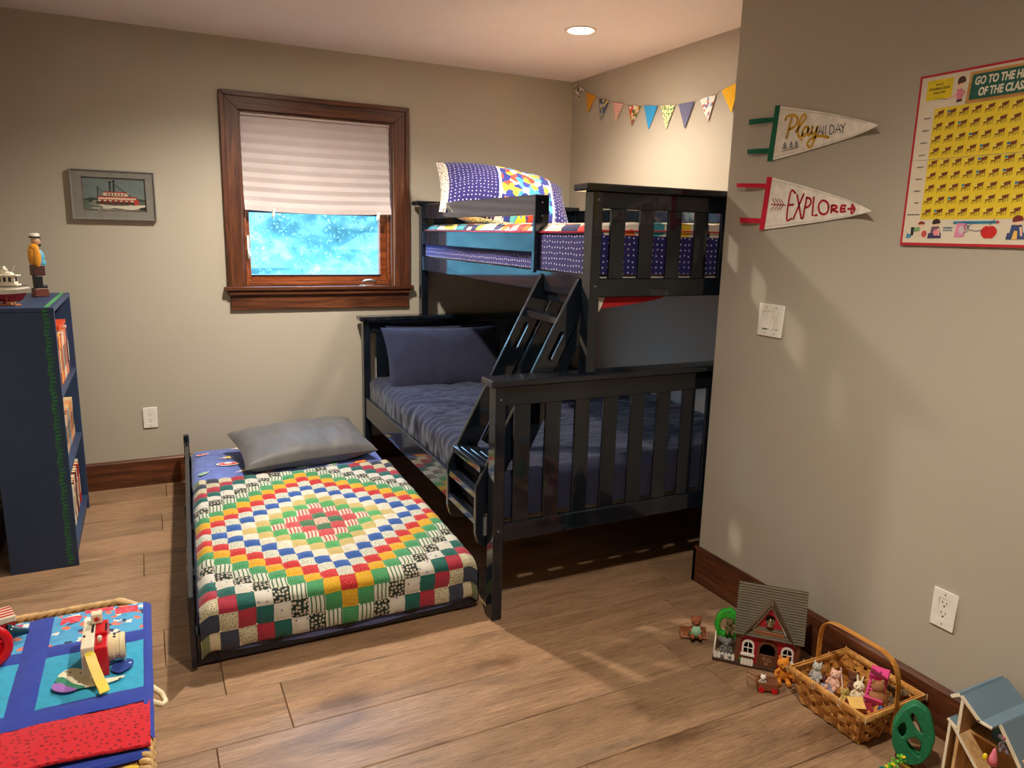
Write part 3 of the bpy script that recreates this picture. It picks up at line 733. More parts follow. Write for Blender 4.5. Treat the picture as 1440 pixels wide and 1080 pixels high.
def qf(a, b):
    s = b*QT; yy, z = qprof(s, QL, -.735, QR, 0)
    pu = (a*NX) % 1; pv = (b*NY) % 1
    wv = .010*math.sin(a*NX*2*PI*.5)*0
    puff = .0095*(max(0, 16*pu*(1-pu)*pv*(1-pv)))**.5
    wob = .006*wr((a*9, b*11, 3))+.006*abs(wr((a*5, b*26, 8)))
    ww = (qx1-qx0); x = qx0+ww*a+.004*wr((a*4, b*30, 1))
    # side hems roll over the mattress edge
    ed = max(0, (.035-a)/.035)+max(0, (a-.965)/.035)
    z2 = z-.022*ed**1.5
    if s < QL: z2 += puff+wob; 
    else: yy -= puff+wob*.8; x += 0; z2 += .004*wr((a*14, 2, 3))
    yy += .012*wr((a*3, 7, 1))*(1-b)
    return (x, yy, z2)
mb = MB().grid(qf, NX*SB, NY*SB, 0, 1.0, NY/NX)
for i in range(NX*SB):
    for j in range(NY*SB):
        d = abs(i//SB-8)+abs(j//SB-11); mb.m[i*NY*SB+j] = min(19, d)
qo = mb.build('patchwork_quilt', QM, smooth=True)
tag(qo, 'colourful patchwork quilt of small squares in diamond rings on the trundle bed', 'quilt')
kn = MB()
for i in range(1, NX):
    for j in range(1, NY):
        if (i*j+i) % 2: 
            p = Vector(qf(i/NX, j/NY)); kn.ball(p+Vector((0,-.001,.002)), (.004,.003,.003), 3)
kn.build('quilt_tie', plain((222,214,196), .9), qo, kind='stuff')
# backing edge and loose sheet hanging at the foot
mb = MB().grid(lambda u, v: (-2.50+.90*u, -2.038-.004*math.sin(u*23)-.006*v, .10-(.052+.02*math.sin(u*3.0))*v), 40, 4)
mb.build('sheet_hem', fabric('blue_grey_sheet', (84,88,128)), mt, smooth=True)
shear(qo, TK, TY)
kk = [o for o in mt.children if o.name.startswith('sheet_hem')]
for o in kk: shear(o, TK, TY)
# ---------------------------------------------------------------- bookcase and what stands in and on it
BLUE = plain((38,59,92), .5, .08, .1, 8)
bc = thing('bookcase', 'tall narrow blue painted bookcase with a green vine border beside the left wall', 'bookcase', (-3.09,-.64,0))
BX0, BX1, BY0, BY1, BZ = -3.218, -2.972, -1.015, -.262, 1.11
def bp(n, *a): return box_obj(n, *a, BLUE, bc, bevel=.0015)
bp('side_panel', BX0,BX1,BY0,BY0+.019,0,BZ-.019); bp('side_panel', BX0,BX1,BY1-.019,BY1,0,BZ-.019)
bp('top', BX0,BX1,BY0,BY1,BZ-.019,BZ); bp('back_panel', BX0,BX0+.008,BY0+.019,BY1-.019,0,BZ-.019)
SH = [.075,.410,.742]
for z in SH: bp('shelf', BX0+.008,BX1-.004,BY0+.019,BY1-.019,z-.019,z)
bp('kick_board', BX1-.03,BX1-.012,BY0+.019,BY1-.019,0,.056)
GR = plain((44,120,58), .7, .25, .1); vm = MB(); rr = random.Random(5)
for i in range(68):
    z = .01+i*.0161; x = -3.0+.003*math.sin(i*1.3)
    vm.prism([(x-.012,z),(x-.002,z+.004),(x+.011,z+.012),(x+.002,z+.013),(x-.012,z+.010)], 1.0151, 1.0156, fx)
    vm.prism([(x+.012,z+.003),(x+.001,z+.009),(x-.010,z+.018),(x-.003,z+.007)], 1.0151, 1.0157, fx)
vm.build('painted_vine', GR, bc)
vm = MB(); 
for i in range(46):
    y = BY0+.008+i*.016; vm.box(-3.008+.003*math.sin(i*2),-2.992+.003*math.sin(i*2.3),y,y+.0125,BZ+.0001,BZ+.0006)
vm.build('painted_stripe', plain((80,160,96), .7, .2, .1), bc)
def book(x1, y0, y1, z0, h, d, col, name, group, lab, edge=(226,208,170), tilt=0):
    t = thing(name, lab, 'book', (x1-d/2, (y0+y1)/2, z0), group); th = y1-y0
    c = plain(col, .45, .1, .03); pg = plain(edge, .85, .05, .2, 200)
    mb = MB(); mb.box(x1-d,x1,y0,y0+.0012,z0,z0+h); mb.box(x1-d,x1,y1-.0012,y1,z0,z0+h); mb.box(x1-.0015,x1,y0+.0012,y1-.0012,z0,z0+h)
    mb.build('cover', c, t)
    MB().box(x1-d+.003,x1-.0015,y0+.0012,y1-.0012,z0+.002,z0+h-.0025).build('pages', pg, t)
    MB().box(x1,x1+.0003,y0+th*.2,y1-th*.2,z0+h*.25,z0+h*.72).build('spine_print', plain((238,226,190) if sum(col) < 420 else (70,60,60), .6), t)
    return t
words_ = {'orange': (226,96,44), 'pale grey': (176,176,168), 'dusty green': (110,130,104), 'white': (228,222,206), 'yellow': (236,196,70), 'sky blue': (96,160,196), 'red': (196,48,44), 'pink': (226,130,120),
          'teal': (44,120,124), 'cream': (236,220,180), 'brown': (130,84,54), 'salmon': (226,140,100), 'tan': (214,170,116), 'peach': (230,176,130), 'navy': (44,54,92), 'maroon': (112,32,42), 'mauve': (150,96,110)}
def shelf(z, g, seq, h, d, x1, widths, where, edge, kind):
    y = BY0+.024; rr = random.Random(int(z*100)); names = []; sp_ = 'nearest the camera'
    i = 0; seen = {}
    while y < BY1-.045 and i < len(seq):
        wv = widths*rr.uniform(.8,1.25); hh = h*rr.uniform(.93,1.04); cn = seq[i]
        seen[cn] = seen.get(cn, 0)+1
        ordn = ['first','second','third','fourth','fifth'][seen[cn]-1]
        many = seq.count(cn) > 1
        lab = ('%s %s %s on the %s bookcase shelf from the near end' % (ordn, cn, kind, where)) if many else ('%s %s on the %s shelf of the blue bookcase' % (cn, kind, where))
        book(x1-rr.uniform(0,.006), y, y+wv, z, hh, d*rr.uniform(.95,1.0), words_[cn], 'book', g, lab, edge); y += wv+.0006; i += 1
shelf(SH[2], 'picture books on the top shelf', ['pale grey','dusty green','white','sky blue','yellow','pale grey','red','cream','teal','orange','yellow','pink','salmon','red','white','yellow','cream','pink','salmon','orange','navy','white','pink'], .215, .175, -2.99, .0285, 'top', (226,208,180), 'picture book')
shelf(SH[1], 'paperbacks on the middle shelf', ['salmon','tan','brown','peach','cream','tan','peach','cream','sky blue','cream','peach','brown','tan','salmon','sky blue','cream','tan','peach','salmon','peach','tan','cream'], .180, .125, -3.0, .030, 'middle', (238,196,130), 'paperback')
shelf(SH[0], 'books on the bottom shelf', ['mauve','maroon','red','cream','mauve','red','white','cream','white','maroon','salmon','cream','white','maroon','cream','white','maroon','red','white'], .200, .16, -2.995, .034, 'bottom', (230,206,160), 'book')
ob = MB().box(-3.15,-2.995,-.62,-.33,SH[2]+.228,SH[2]+.246).build('book', [plain((222,80,40), .5)], bevel=.001)
tag(ob, 'flat orange book lying on top of the row on the top shelf', 'book', 'picture books on the top shelf')
# sailor carving
sa = thing('sailor_figurine', 'carved wooden sailor with a white cap and yellow jacket on the bookcase', 'figurine', (-3.07,-.49,BZ+.001))
o0 = Vector((-3.07,-.49,BZ+.001)); sf = Matrix.Translation(o0) @ Matrix.Rotation(math.radians(28), 4, 'Z') @ Matrix.Scale(.95, 4)
def sbox(n, x0,x1,y0,y1,z0,z1, col, tw=1.0, bev=.003, par=sa):
    p = [(x0,y0),(x1,y0),(x1,y1),(x0,y1)]; mb = MB(); cx, cy = (x0+x1)/2, (y0+y1)/2
    vs = [sf @ Vector((a,b,z0)) for a,b in p]+[sf @ Vector((cx+(a-cx)*tw, cy+(b-cy)*tw, z1)) for a,b in p]
    mb.add(vs, [(3,2,1,0),(4,5,6,7),(0,1,5,4),(1,2,6,5),(2,3,7,6),(3,0,4,7)])
    return mb.build(n, plain(col, .45, .12, .15), par, bevel=bev, seg=2)
# local +x is where he looks
sbox('plinth', -.030,.034,-.024,.024,0,.040,(96,46,30),.92)
for yy in (-.012,.012): 
    sbox('boot', -.018,.010,yy-.010,yy+.010,.040,.100,(20,20,24),1.1); sbox('boot_toe', .0,.032,yy-.009,yy+.009,.040,.056,(20,20,24),.8)
sbox('trousers', -.026,.024,-.024,.024,.100,.150,(70,34,30),1.0)
bl = lambda n,b,c,v=.002: blob(n, [(sf @ Vector(q[0]), [r*.95 for r in q[1]]) for q in b], plain(c,.45,.1,.1), sa, v, 3)
bl('shirt', [((.010,0,.185),(.026,.020,.042)),((.014,0,.16),(.026,.02,.025))], (90,166,196))
bl('jacket', [((-.012,0,.195),(.024,.030,.055)),((-.008,-.026,.19),(.018,.012,.052)),((-.008,.026,.19),(.018,.012,.052)),((-.006,0,.232),(.022,.030,.02))], (226,150,44))
bl('head', [((.004,0,.262),(.020,.018,.022)),((.022,0,.258),(.006,.004,.005))], (206,160,124), .0016)
bl('beard', [((.012,0,.244),(.014,.014,.011))], (26,28,44), .0016)
MB().lathe([(.019,.274),(.021,.278),(.0215,.284),(.023,.290),(.020,.297),(.012,.299)], 20, sf).build('cap', plain((232,224,206), .6), sa, smooth=True)
MB().lathe([(.0212,.2765),(.0222,.278),(.0218,.2835),(.021,.284)], 20, sf).build('cap_band', DARK, sa)
MB().prism([(.012,-.016),(.026,-.010),(.030,0),(.026,.010),(.012,.016)], .274, .278, sf).build('cap_peak', DARK, sa)
for yy in (-.007,.007): MB().ball((.0225,yy,.266), .0022, 4, 0, sf).build('eye', DARK, sa)
MB().box(.030,.0345,-.002,.002,.178,.188,0,sf).build('button', plain((190,210,210), .5), sa)
# tugboat
tb = thing('toy_tugboat', 'red and white model tugboat on a wooden cradle at the bookcase edge', 'model boat', (-3.15,-.90,BZ+.001))
tf = Matrix.Translation((-3.145,-.90,BZ+.001)) @ Matrix.Rotation(math.radians(-12), 4, 'Z')
def hull(n, sec, col, z_off=0):
    mb = MB(); K = 14; vs = []
    for z, ln, wd in sec:
        for i in range(2*K):
            a = 2*PI*i/(2*K); c_, s_ = math.cos(a), math.sin(a)
            x = ln*(c_ if c_ < 0 else c_**1); yv = wd*math.copysign(abs(s_)**.8, s_)*(1 if c_ < .2 else max(0, 1-((c_-.2)/.8)**2*.85))
            vs.append(tf @ Vector((x, yv, z+(.006*max(0,c_)**2 if z > .04 else 0))))
    n2 = 2*K; m = len(sec)
    mb.add(vs, [(i*n2+j, i*n2+(j+1)%n2, (i+1)*n2+(j+1)%n2, (i+1)*n2+j) for i in range(m-1) for j in range(n2)]+[tuple(range(n2-1,-1,-1)), tuple((m-1)*n2+j for j in range(n2))])
    return mb.build(n, plain(col, .35, .05, .05), tb, smooth=False)
hull('hull_bottom', [(.016,.050,.010),(.026,.064,.022),(.046,.078,.030)], (150,34,44))
hull('hull_top', [(.0462,.079,.031),(.060,.086,.034),(.062,.090,.0365),(.066,.090,.0365),(.068,.087,.034),(.074,.090,.0355)], (234,226,206))
hull('deck_line', [(.0743,.088,.034),(.0765,.088,.034)], (40,36,40))
def tbx(n, x0,x1,y0,y1,z0,z1, col, bev=.0015): return MB().box(x0,x1,y0,y1,z0,z1,0,tf).build(n, plain(col,.4,.05,.05), tb, bevel=bev)
tbx('deck_house', -.05,.055,-.022,.022,.0766,.086,(234,226,206)); tbx('cabin', -.035,.045,-.018,.018,.086,.118,(234,226,206)); tbx('cabin_roof', -.042,.056,-.024,.024,.118,.123,(236,228,208))
for xx in (-.026,-.008,.010,.028): tbx('cabin_window', xx-.005,xx+.005,-.0188,-.0178,.095,.114,(24,26,34), 0)
MB().box(.0448,.0458,-.012,.012,.096,.113,0,tf).build('cabin_window', DARK, tb)
MB().lathe([(.012,.123),(.012,.140),(.014,.142),(.006,.152),(.005,.156)], 14, tf @ Matrix.Translation((.005,0,0))).build('funnel', plain((234,226,206), .4), tb, smooth=True)
MB().ball((.018,0,.124),(.022,.016,.012),7,0,tf).build('roof_dome', plain((234,226,206), .4), tb, smooth=True)
MB().tube([tf @ Vector(p) for p in ((.028,0,.122),(.045,0,.160))], .0014, 6).build('mast', WHITE, tb); MB().tube([tf @ Vector(p) for p in ((-.015,0,.122),(-.012,0,.155))], .0014, 6).build('mast', WHITE, tb)
MB().prism([(-.012,0),(.012,0),(.006,.012),(-.006,.012)], -.02,.02, tf @ Matrix.Translation((.018,-.005,.004)) @ Matrix.Rotation(PI/2,4,'X')).build('cradle', plain((176,110,66), .5), tb)
MB().prism([(-.035,-.02),(.04,-.02),(.055,0),(.04,.02),(-.035,.02)], 0,.005, tf).build('cradle_base', plain((176,110,66), .5), tb)
for xx in (-.02,.012): MB().prism([(-.018,0),(.018,0),(.026,.03),(-.026,.03)], -.002,.002, tf @ Matrix.Translation((xx,0,.004)) @ Matrix.Rotation(PI/2,4,'Z') @ Matrix.Rotation(PI/2,4,'X')).build('cradle_arm', plain((176,110,66), .5), tb)
sl = MB(); sl.prism([(-.10,.06),(-.012,.06),(-.052,.21),(-.062,.21)], -.0012,.0012, frame((-3.155,-.80,BZ-.005),(1,0,0),(0,0,1)))
so = thing('toy_sailboat', 'small red sailed boat at the left photo edge behind the white tugboat', 'model boat', (-3.205,-.80,BZ+.001))
sl.build('sail', plain((190,28,40), .6), so)
MB().tube([(-3.213,-.80,BZ+.03),(-3.213,-.80,BZ+.208)], .002, 6).build('mast', plain((150,100,60), .5), so)
MB().prism([(-3.218-.0,.002),(-3.14,.002),(-3.125,.032),(-3.235,.032)], .785,.815, frame((0,0,BZ),(1,0,0),(0,0,1))).build('hull', plain((170,30,40), .4), so, bevel=.003)
# ---------------------------------------------------------------- framed riverboat picture
pf = thing('framed_picture', 'silver framed riverboat picture with a grey mat on the back wall', 'picture', (-2.75,0,1.59))
A, B_, C_, D_ = -2.944,-2.555,1.466,1.717; SILV = plain((176,174,170), .3, .04, .03, metal=.6)
for poly in ([(A,C_),(A+.007,C_+.007),(A+.007,D_-.007),(A,D_)],[(B_-.007,C_+.007),(B_,C_),(B_,D_),(B_-.007,D_-.007)],[(A,C_),(B_,C_),(B_-.007,C_+.007),(A+.007,C_+.007)],[(A+.007,D_-.007),(B_-.007,D_-.007),(B_,D_),(A,D_)]):
    MB().prism(poly, .001,.032, f).build('frame_rail', SILV, pf)
I0,I1,J0,J1 = -2.893,-2.602,1.510,1.678
cutout('mat', [[(A+.006,C_+.006),(B_-.006,C_+.006),(B_-.006,D_-.006),(A+.006,D_-.006)],[(I0,J0),(I1,J0),(I1,J1),(I0,J1)]], .021,.024, f, plain((132,130,122), .8), pf)
cutout('mat_edge', [[(I0-.003,J0-.003),(I1+.003,J0-.003),(I1+.003,J1+.003),(I0-.003,J1+.003)],[(I0+.002,J0+.002),(I1-.002,J0+.002),(I1-.002,J1-.002),(I0+.002,J1-.002)]], .0195,.0205, f, plain((120,36,44), .8), pf)
ar = MB().prism([(I0-.003,J0-.003),(I1+.003,J0-.003),(I1+.003,J1+.003),(I0-.003,J1+.003)], .014,.015, f).build('painting', plain((112,126,124), .8, .08), pf)
def art(polys, col):
    mb = MB()
    for p in polys: mb.prism([(I0+a*(I1-I0), J0+b*(J1-J0)) for a, b in p], .0151+art.k, .0154+art.k, f)
    art.k += .0004; return mb.build('painted_shape', plain(col, .8, .12, .1), ar)
art.k = 0
rc = lambda a,b,c,d: [(a,b),(c,b),(c,d),(a,d)]
rr = random.Random(8)
art([[(0,0),(1,0),(1,.34),(0,.34)]], (92,104,92)); art([rc(rr.uniform(0,.86),v:=rr.uniform(.02,.3),0,0)[:1]+[(u:=rr.uniform(0,.85),v),(u+.12,v+.012),(u+.05,v+.035)] for _ in range(26)], (206,204,184))
art([[(.0,.33),(.12,.40),(.3,.36),(.3,.31),(0,.3)],[(.8,.32),(.86,.40),(1,.36),(1,.3)]], (56,66,60))
art([rc(.2,.20,.88,.29)], (70,60,54)); art([rc(.24,.29,.84,.42), rc(.32,.46,.72,.55)], (220,206,176))
art([rc(.22,.405,.86,.445), rc(.25,.33,.8,.355), rc(.34,.55,.70,.585), rc(.8,.2,.88,.36)], (176,52,44))
art([circle(.3+.085*i,.275,.03,.055,12) for i in range(6)], (120,40,34)); art([rc(.38+.05*i,.475,.405+.05*i,.53) for i in range(6)], (110,54,44))
art([rc(.43,.58,.445,.86), rc(.49,.56,.507,.90), rc(.415,.85,.458,.89), rc(.475,.89,.52,.93), rc(.24,.45,.247,.75)], (36,34,36))
art([[(.50,.82),(.505,.83),(.76,.46),(.75,.45)],[(.24,.7),(.245,.71),(.34,.56),(.335,.55)]], (60,56,54))
art([[(.3,.05),(.5,.1),(.75,.04),(.95,.12),(1,.2),(.86,.2),(.6,.16),(.3,.14)]], (214,206,186)); art([[(.88,.1),(1,.05),(1,.12),(.93,.14)]], (50,46,44))
MB().add([f @ Vector(p) for p in ((A+.006,C_+.006,.0285),(B_-.006,C_+.006,.0285),(B_-.006,D_-.006,.0285),(A+.006,D_-.006,.0285))], [(0,1,2,3)]).build('picture_glass', glassy('picture_glass'), pf)
# ---------------------------------------------------------------- wall plates
def outlet(name, u, z, fr, lab):
    t = thing(name, lab, 'outlet', fr @ Vector((u, z, 0)))
    q = fr @ Matrix.Translation((u, z, 0))
    cutout('cover_plate', [[(-.036,-.058),(.036,-.058),(.036,.058),(-.036,.058)],[(-.0165,-.033),(.0165,-.033),(.0165,.033),(-.0165,.033)]], 0, .006, q, PLATE, t, bevel=.0012)
    MB().prism([(-.0162,-.0328),(.0162,-.0328),(.0162,.0328),(-.0162,.0328)], 0,.0048, q).build('receptacle', PLATE, t, bevel=.0006)
    mb = MB()
    for s in (-.018,.014):
        mb.box(-.0075,-.0055,s+.003,s+.011,.0048,.0051,0,q); mb.box(.0055,.0075,s+.003,s+.010,.0048,.0051,0,q); mb.prism(circle(0,s-.004,.0028,n=10), .0048,.0051, q)
    mb.build('slots', DARK, t)
    for s in (-.046,.046): MB().prism(circle(0,s,.0026,n=10), .006,.0068, q).build('screw', bolt, t)
outlet('wall_outlet', -2.66, .389, f, 'white wall outlet on the back wall left of the trundle bed')
fn0 = FN(0, 0)
outlet('wall_outlet', 3.260, .389, fn0, 'white wall outlet low on the near right wall above the basket')
t = thing('light_switch', 'white double rocker light switch plate on the near right wall', 'light switch', fn0 @ Vector((2.487,1.154,0)))
q = fn0 @ Matrix.Translation((2.487,1.154,0))
hole = lambda c: [(c-.0165,-.033),(c+.0165,-.033),(c+.0165,.033),(c-.0165,.033)]
cutout('cover_plate', [[(-.059,-.0585),(.059,-.0585),(.059,.0585),(-.059,.0585)], hole(-.023), hole(.023)], 0,.006, q, PLATE, t, bevel=.0012)
for c, tl in ((-.023,1),(.023,-1)):
    mb = MB(); mb.add([q @ Vector(p) for p in [(c-.016,-.0325,.0005),(c+.016,-.0325,.0005),(c+.016,.0325,.0005),(c-.016,.0325,.0005),(c-.013,-.030,.0075+.002*tl),(c+.013,-.030,.0075+.002*tl),(c+.013,.0,.006),(c-.013,.0,.006),(c+.013,.030,.0075-.002*tl),(c-.013,.030,.0075-.002*tl)]],
        [(0,1,5,4),(4,5,6,7),(7,6,8,9),(9,8,2,3),(0,4,7,9,3),(1,2,8,6,5)]); mb.build('rocker', PLATE, t)
    for s in (-.047,.047): MB().prism(circle(c,s,.0025,n=10), .006,.0068, q).build('screw', bolt, t)
MB().box(-.035,-.012,-.034,-.0312,.0062,.0072,0,q).build('indicator_slot', DARK, t)
# ---------------------------------------------------------------- bunting
FLAGS = [((-.036,2.428),(-.147,2.374),(-.038,2.292),'white and grey star print'),((-.178,2.353),(-.294,2.31),(-.208,2.216),'plain gold, second from the corner'),((-.333,2.292),(-.447,2.26),(-.363,2.152),'dark blue and yellow print'),
 ((-.496,2.246),(-.606,2.223),(-.533,2.126),'red and white check'),((-.658,2.206),(-.781,2.185),(-.699,2.08),'green, gold and red picture print'),((-.812,2.182),(-.941,2.164),(-.865,2.044),'plain bright blue'),
 ((-.969,2.161),(-1.096,2.147),(-1.027,2.028),'white with green sprigs'),((-1.124,2.147),(-1.254,2.143),(-1.19,2.015),'plain slate purple'),((-1.296,2.146),(-1.417,2.152),(-1.372,2.03),'white with red fox print'),((-1.456,2.166),(-1.580,2.187),(-1.539,2.05),'plain yellow, nearest the partition wall')]
FM = [fabric('flag_star',(226,220,206),'speckle',(90,80,80),34,.38), fabric('flag_gold',(232,160,30)), fabric('flag_navy_print',(70,84,110),'patches',scale=70,rgb3=[(60,74,110),(200,190,90),(90,110,160),(60,60,70),(220,214,200),(70,84,120)]),
 fabric('flag_check',(236,220,206),'plaid',(206,70,60),420), fabric('flag_picture',(120,120,60),'patches',scale=45,rgb3=[(60,80,50),(200,160,60),(200,70,50),(226,216,190),(90,100,50)]), fabric('flag_blue',(48,156,216)),
 fabric('flag_sprig',(232,226,180),'speckle',(90,140,60),50,.34), fabric('flag_slate',(104,104,134)), fabric('flag_fox',(236,230,220),'patches',scale=60,rgb3=[(238,232,222),(236,230,220),(210,80,60),(240,234,226),(110,150,190),(236,230,220)]), fabric('flag_yellow',(248,190,40))]
fa = FA(0,0); sp = []
for i, (a, b, c, nm) in enumerate(FLAGS):
    o = frame((-.006,0,0),(0,-1,0),(0,0,1)); pa, pb, pc = [(-q[0], q[1]) for q in (a,b,c)]
    mb = MB(); e1 = Vector(pb)-Vector(pa); K = 6
    def fn(u, v, pa=Vector(pa), pb=Vector(pb), pc=Vector(pc), i=i):
        top = pa.lerp(pb, u); q2 = top.lerp(pc, min(v,.985)); return o @ Vector((q2.x, q2.y, .0015+.004*math.sin(PI*u)*(1-v)+.003*v*math.sin(i)))
    mb.grid(fn, 6, 8, 0, .12, .14)
    k0 = len(mb.f); mb.grid(lambda u, v: Vector(fn(u, v))+Vector((.0012,0,0)), 6, 8, 0, .12, .14)
    for j in range(k0, len(mb.f)): mb.f[j] = mb.f[j][::-1]; mb.uv[j] = mb.uv[j][::-1]
    mb.box(pa[0],pb[0],0,0,0,0) if 0 else None
    ob = mb.build('bunting_flag', FM[i], smooth=True); tag(ob, '%s triangular flag on the bunting string' % nm, 'flag', 'bunting flags')
    sp += [(-.0085, -pa[0], pa[1]+.0), (-.0085, -pb[0], pb[1]+.0)]
st = MB().tube([(-.004,-.004,2.438)]+sp+[(-.006,-2.19,2.36)], .0011, 5).build('bunting_string', plain((150,130,110), .8)); tag(st, 'thin cord strung along the alcove wall carrying the flags', 'string')
# ---------------------------------------------------------------- felt pennants
PLAY = {'y':[[(2.471,1.854),(2.473,1.862),(2.488,1.866),(2.507,1.865),(2.522,1.856),(2.526,1.842),(2.516,1.827),(2.494,1.82)],[(2.499,1.857),(2.492,1.835),(2.484,1.793)],[(2.523,1.809),(2.542,1.83),(2.559,1.848),(2.559,1.858),(2.55,1.861),(2.541,1.852),(2.534,1.831),(2.532,1.808),(2.537,1.793),(2.547,1.79),(2.555,1.799)],[(2.576,1.815),(2.564,1.82),(2.553,1.808),(2.554,1.795),(2.563,1.791),(2.573,1.804),(2.577,1.814),(2.576,1.798),(2.583,1.791),(2.591,1.799)],[(2.593,1.817),(2.592,1.802),(2.599,1.792),(2.608,1.799),(2.614,1.817),(2.611,1.793),(2.605,1.772),(2.597,1.755),(2.587,1.753),(2.578,1.764),(2.59,1.778),(2.615,1.784),(2.64,1.783),(2.664,1.776)]],'k':[[(2.619,1.79),(2.626,1.816),(2.637,1.79)],[(2.621,1.798),(2.633,1.798)],[(2.639,1.815),(2.641,1.789)],[(2.648,1.815),(2.65,1.788)],[(2.666,1.814),(2.667,1.787),(2.679,1.789),(2.684,1.8),(2.677,1.811),(2.666,1.814)],[(2.689,1.788),(2.697,1.815),(2.71,1.787)],[(2.692,1.797),(2.705,1.797)],[(2.707,1.811),(2.718,1.8)],[(2.725,1.814),(2.718,1.8),(2.717,1.785)]],'t':[[(2.478,1.779),(2.48,1.752)],[(2.472,1.771),(2.478,1.776),(2.485,1.771)],[(2.471,1.766),(2.479,1.77),(2.488,1.765)],[(2.469,1.761),(2.48,1.764),(2.491,1.76)],[(2.469,1.756),(2.48,1.76),(2.492,1.755)],[(2.506,1.779),(2.508,1.752)],[(2.501,1.771),(2.506,1.775),(2.513,1.771)],[(2.499,1.766),(2.507,1.77),(2.516,1.765)],[(2.498,1.76),(2.508,1.764),(2.519,1.759)],[(2.498,1.756),(2.508,1.759),(2.52,1.755)],[(2.529,1.779),(2.531,1.754)],[(2.524,1.771),(2.529,1.775),(2.536,1.771)],[(2.522,1.766),(2.53,1.77),(2.539,1.765)],[(2.521,1.761),(2.531,1.764),(2.542,1.76)],[(2.521,1.756),(2.531,1.76),(2.543,1.755)],[(2.469,1.748),(2.488,1.751),(2.512,1.752),(2.538,1.754)]]}
EXPL = [[(2.44,1.569),(2.508,1.564)],[(2.444,1.588),(2.461,1.568),(2.442,1.549)],[(2.458,1.588),(2.475,1.567),(2.457,1.548)],[(2.472,1.587),(2.488,1.566),(2.472,1.547)],[(2.485,1.583),(2.499,1.566),(2.485,1.548)],[(2.547,1.604),(2.526,1.609),(2.519,1.517),(2.541,1.518)],[(2.524,1.564),(2.543,1.565)],[(2.556,1.597),(2.584,1.518)],[(2.584,1.598),(2.549,1.516)],[(2.599,1.587),(2.591,1.518)],[(2.599,1.587),(2.615,1.582),(2.619,1.569),(2.611,1.558),(2.596,1.553)],[(2.629,1.587),(2.63,1.527),(2.649,1.528)],[(2.694,1.552),(2.693,1.543),(2.689,1.535),(2.681,1.531),(2.672,1.531),(2.663,1.535),(2.657,1.543),(2.653,1.553),(2.654,1.563),(2.659,1.571),(2.666,1.575),(2.675,1.574),(2.684,1.57),(2.691,1.562),(2.694,1.552)],[(2.706,1.558),(2.707,1.536)],[(2.706,1.558),(2.722,1.557),(2.727,1.55),(2.711,1.545),(2.732,1.537)],[(2.762,1.556),(2.745,1.556),(2.745,1.538),(2.763,1.539)],[(2.745,1.547),(2.76,1.547)],[(2.774,1.546),(2.799,1.545)],[(2.789,1.559),(2.805,1.544),(2.79,1.532),(2.789,1.559)]]
FELT = fabric('cream_felt', (238,231,218), uv=False, bs=.5)
def pennant(name, lab, tl, bl, tip, hoist, straps, color, lift, bulge):
    t = thing(name, lab, 'pennant', fn0 @ Vector((tl[0], (tl[1]+bl[1])/2, 0)), 'felt pennants')
    tl, bl, tip = Vector(tl), Vector(bl), Vector(tip)
    def fnf(u, v, side=0):
        a = tl.lerp(tip, u); b = bl.lerp(tip, u); n = (a-b); bl_ = bulge*math.sin(PI*min(1,u))*(1 if 1 else 0)
        a = a+Vector((0, bl_)); b = b-Vector((0, bl_*.5))
        p = b.lerp(a, v); w_ = .004+lift*max(0,(u-.66)/.34)**2+side*.0022
        return fn0 @ Vector((p.x, p.y, w_))
    mb = MB(); mb.grid(lambda u, v: fnf(min(u,.995), v, 1), 30, 6); mb.grid(lambda u, v: fnf(min(u,.995), 1-v, 0), 30, 6)
    for e in (0, 1): mb.grid(lambda u, v: fnf(min(u,.995), e, v if e == 0 else 1-v), 30, 1)
    mb.build('felt_body', FELT, t)
    stt = MB()
    for vv in (.055,.945):
        K = 60
        for i in range(K):
            u0 = .01+.86*i/K; u1 = u0+.0105
            off = lambda u: vv if u < .5 else .5+(vv-.5)*(1-((u-.5)/.6)**3*.5)
            a = fnf(u0, off(u0), 1); b = fnf(u1, off(u1), 1); d = (b-a).normalized(); nrm = Vector((-1,0,0)); q = d.cross(nrm)*.0007; h = nrm*.0004
            stt.add([a-q+h, b-q+h, b+q+h, a+q+h], [(0,1,2,3)])
    stt.build('stitching', plain((150,140,126), .8), t, kind='stuff')
    col = fabric('felt_'+name+str(color[0]), color, uv=False, bs=.5)
    MB().prism(hoist, .003,.0085, fn0).build('hoist_band', col, t, bevel=.0008)
    for s in straps:
        (a, b, c, d) = [Vector(x) for x in s[:4]]; mb = MB(); lf = s[4]
        def g(u, v, sd_=0): p = a.lerp(b, u).lerp(d.lerp(c, u), v); return fn0 @ Vector((p.x, p.y, .004+lf*math.sin(PI*min(1,(1-u)*.62))+.0015*sd_))
        mb.grid(lambda u, v: g(u, v, 1), 10, 1); mb.grid(lambda u, v: g(u, 1-v, 0), 10, 1); mb.build('tie_strap', col, t)
    return t
p1_ = pennant('pennant', 'cream felt pennant with a green band and Play all day lettering', (2.432,1.906), (2.418,1.7205), (2.876,1.788),
    [(2.418,1.909),(2.4405,1.906),(2.4275,1.7195),(2.402,1.7205)], [((2.309,1.873),(2.424,1.869),(2.424,1.854),(2.311,1.853),.018),((2.307,1.769),(2.411,1.765),(2.411,1.748),(2.309,1.752),.012)], (18,100,72), .036, .006)
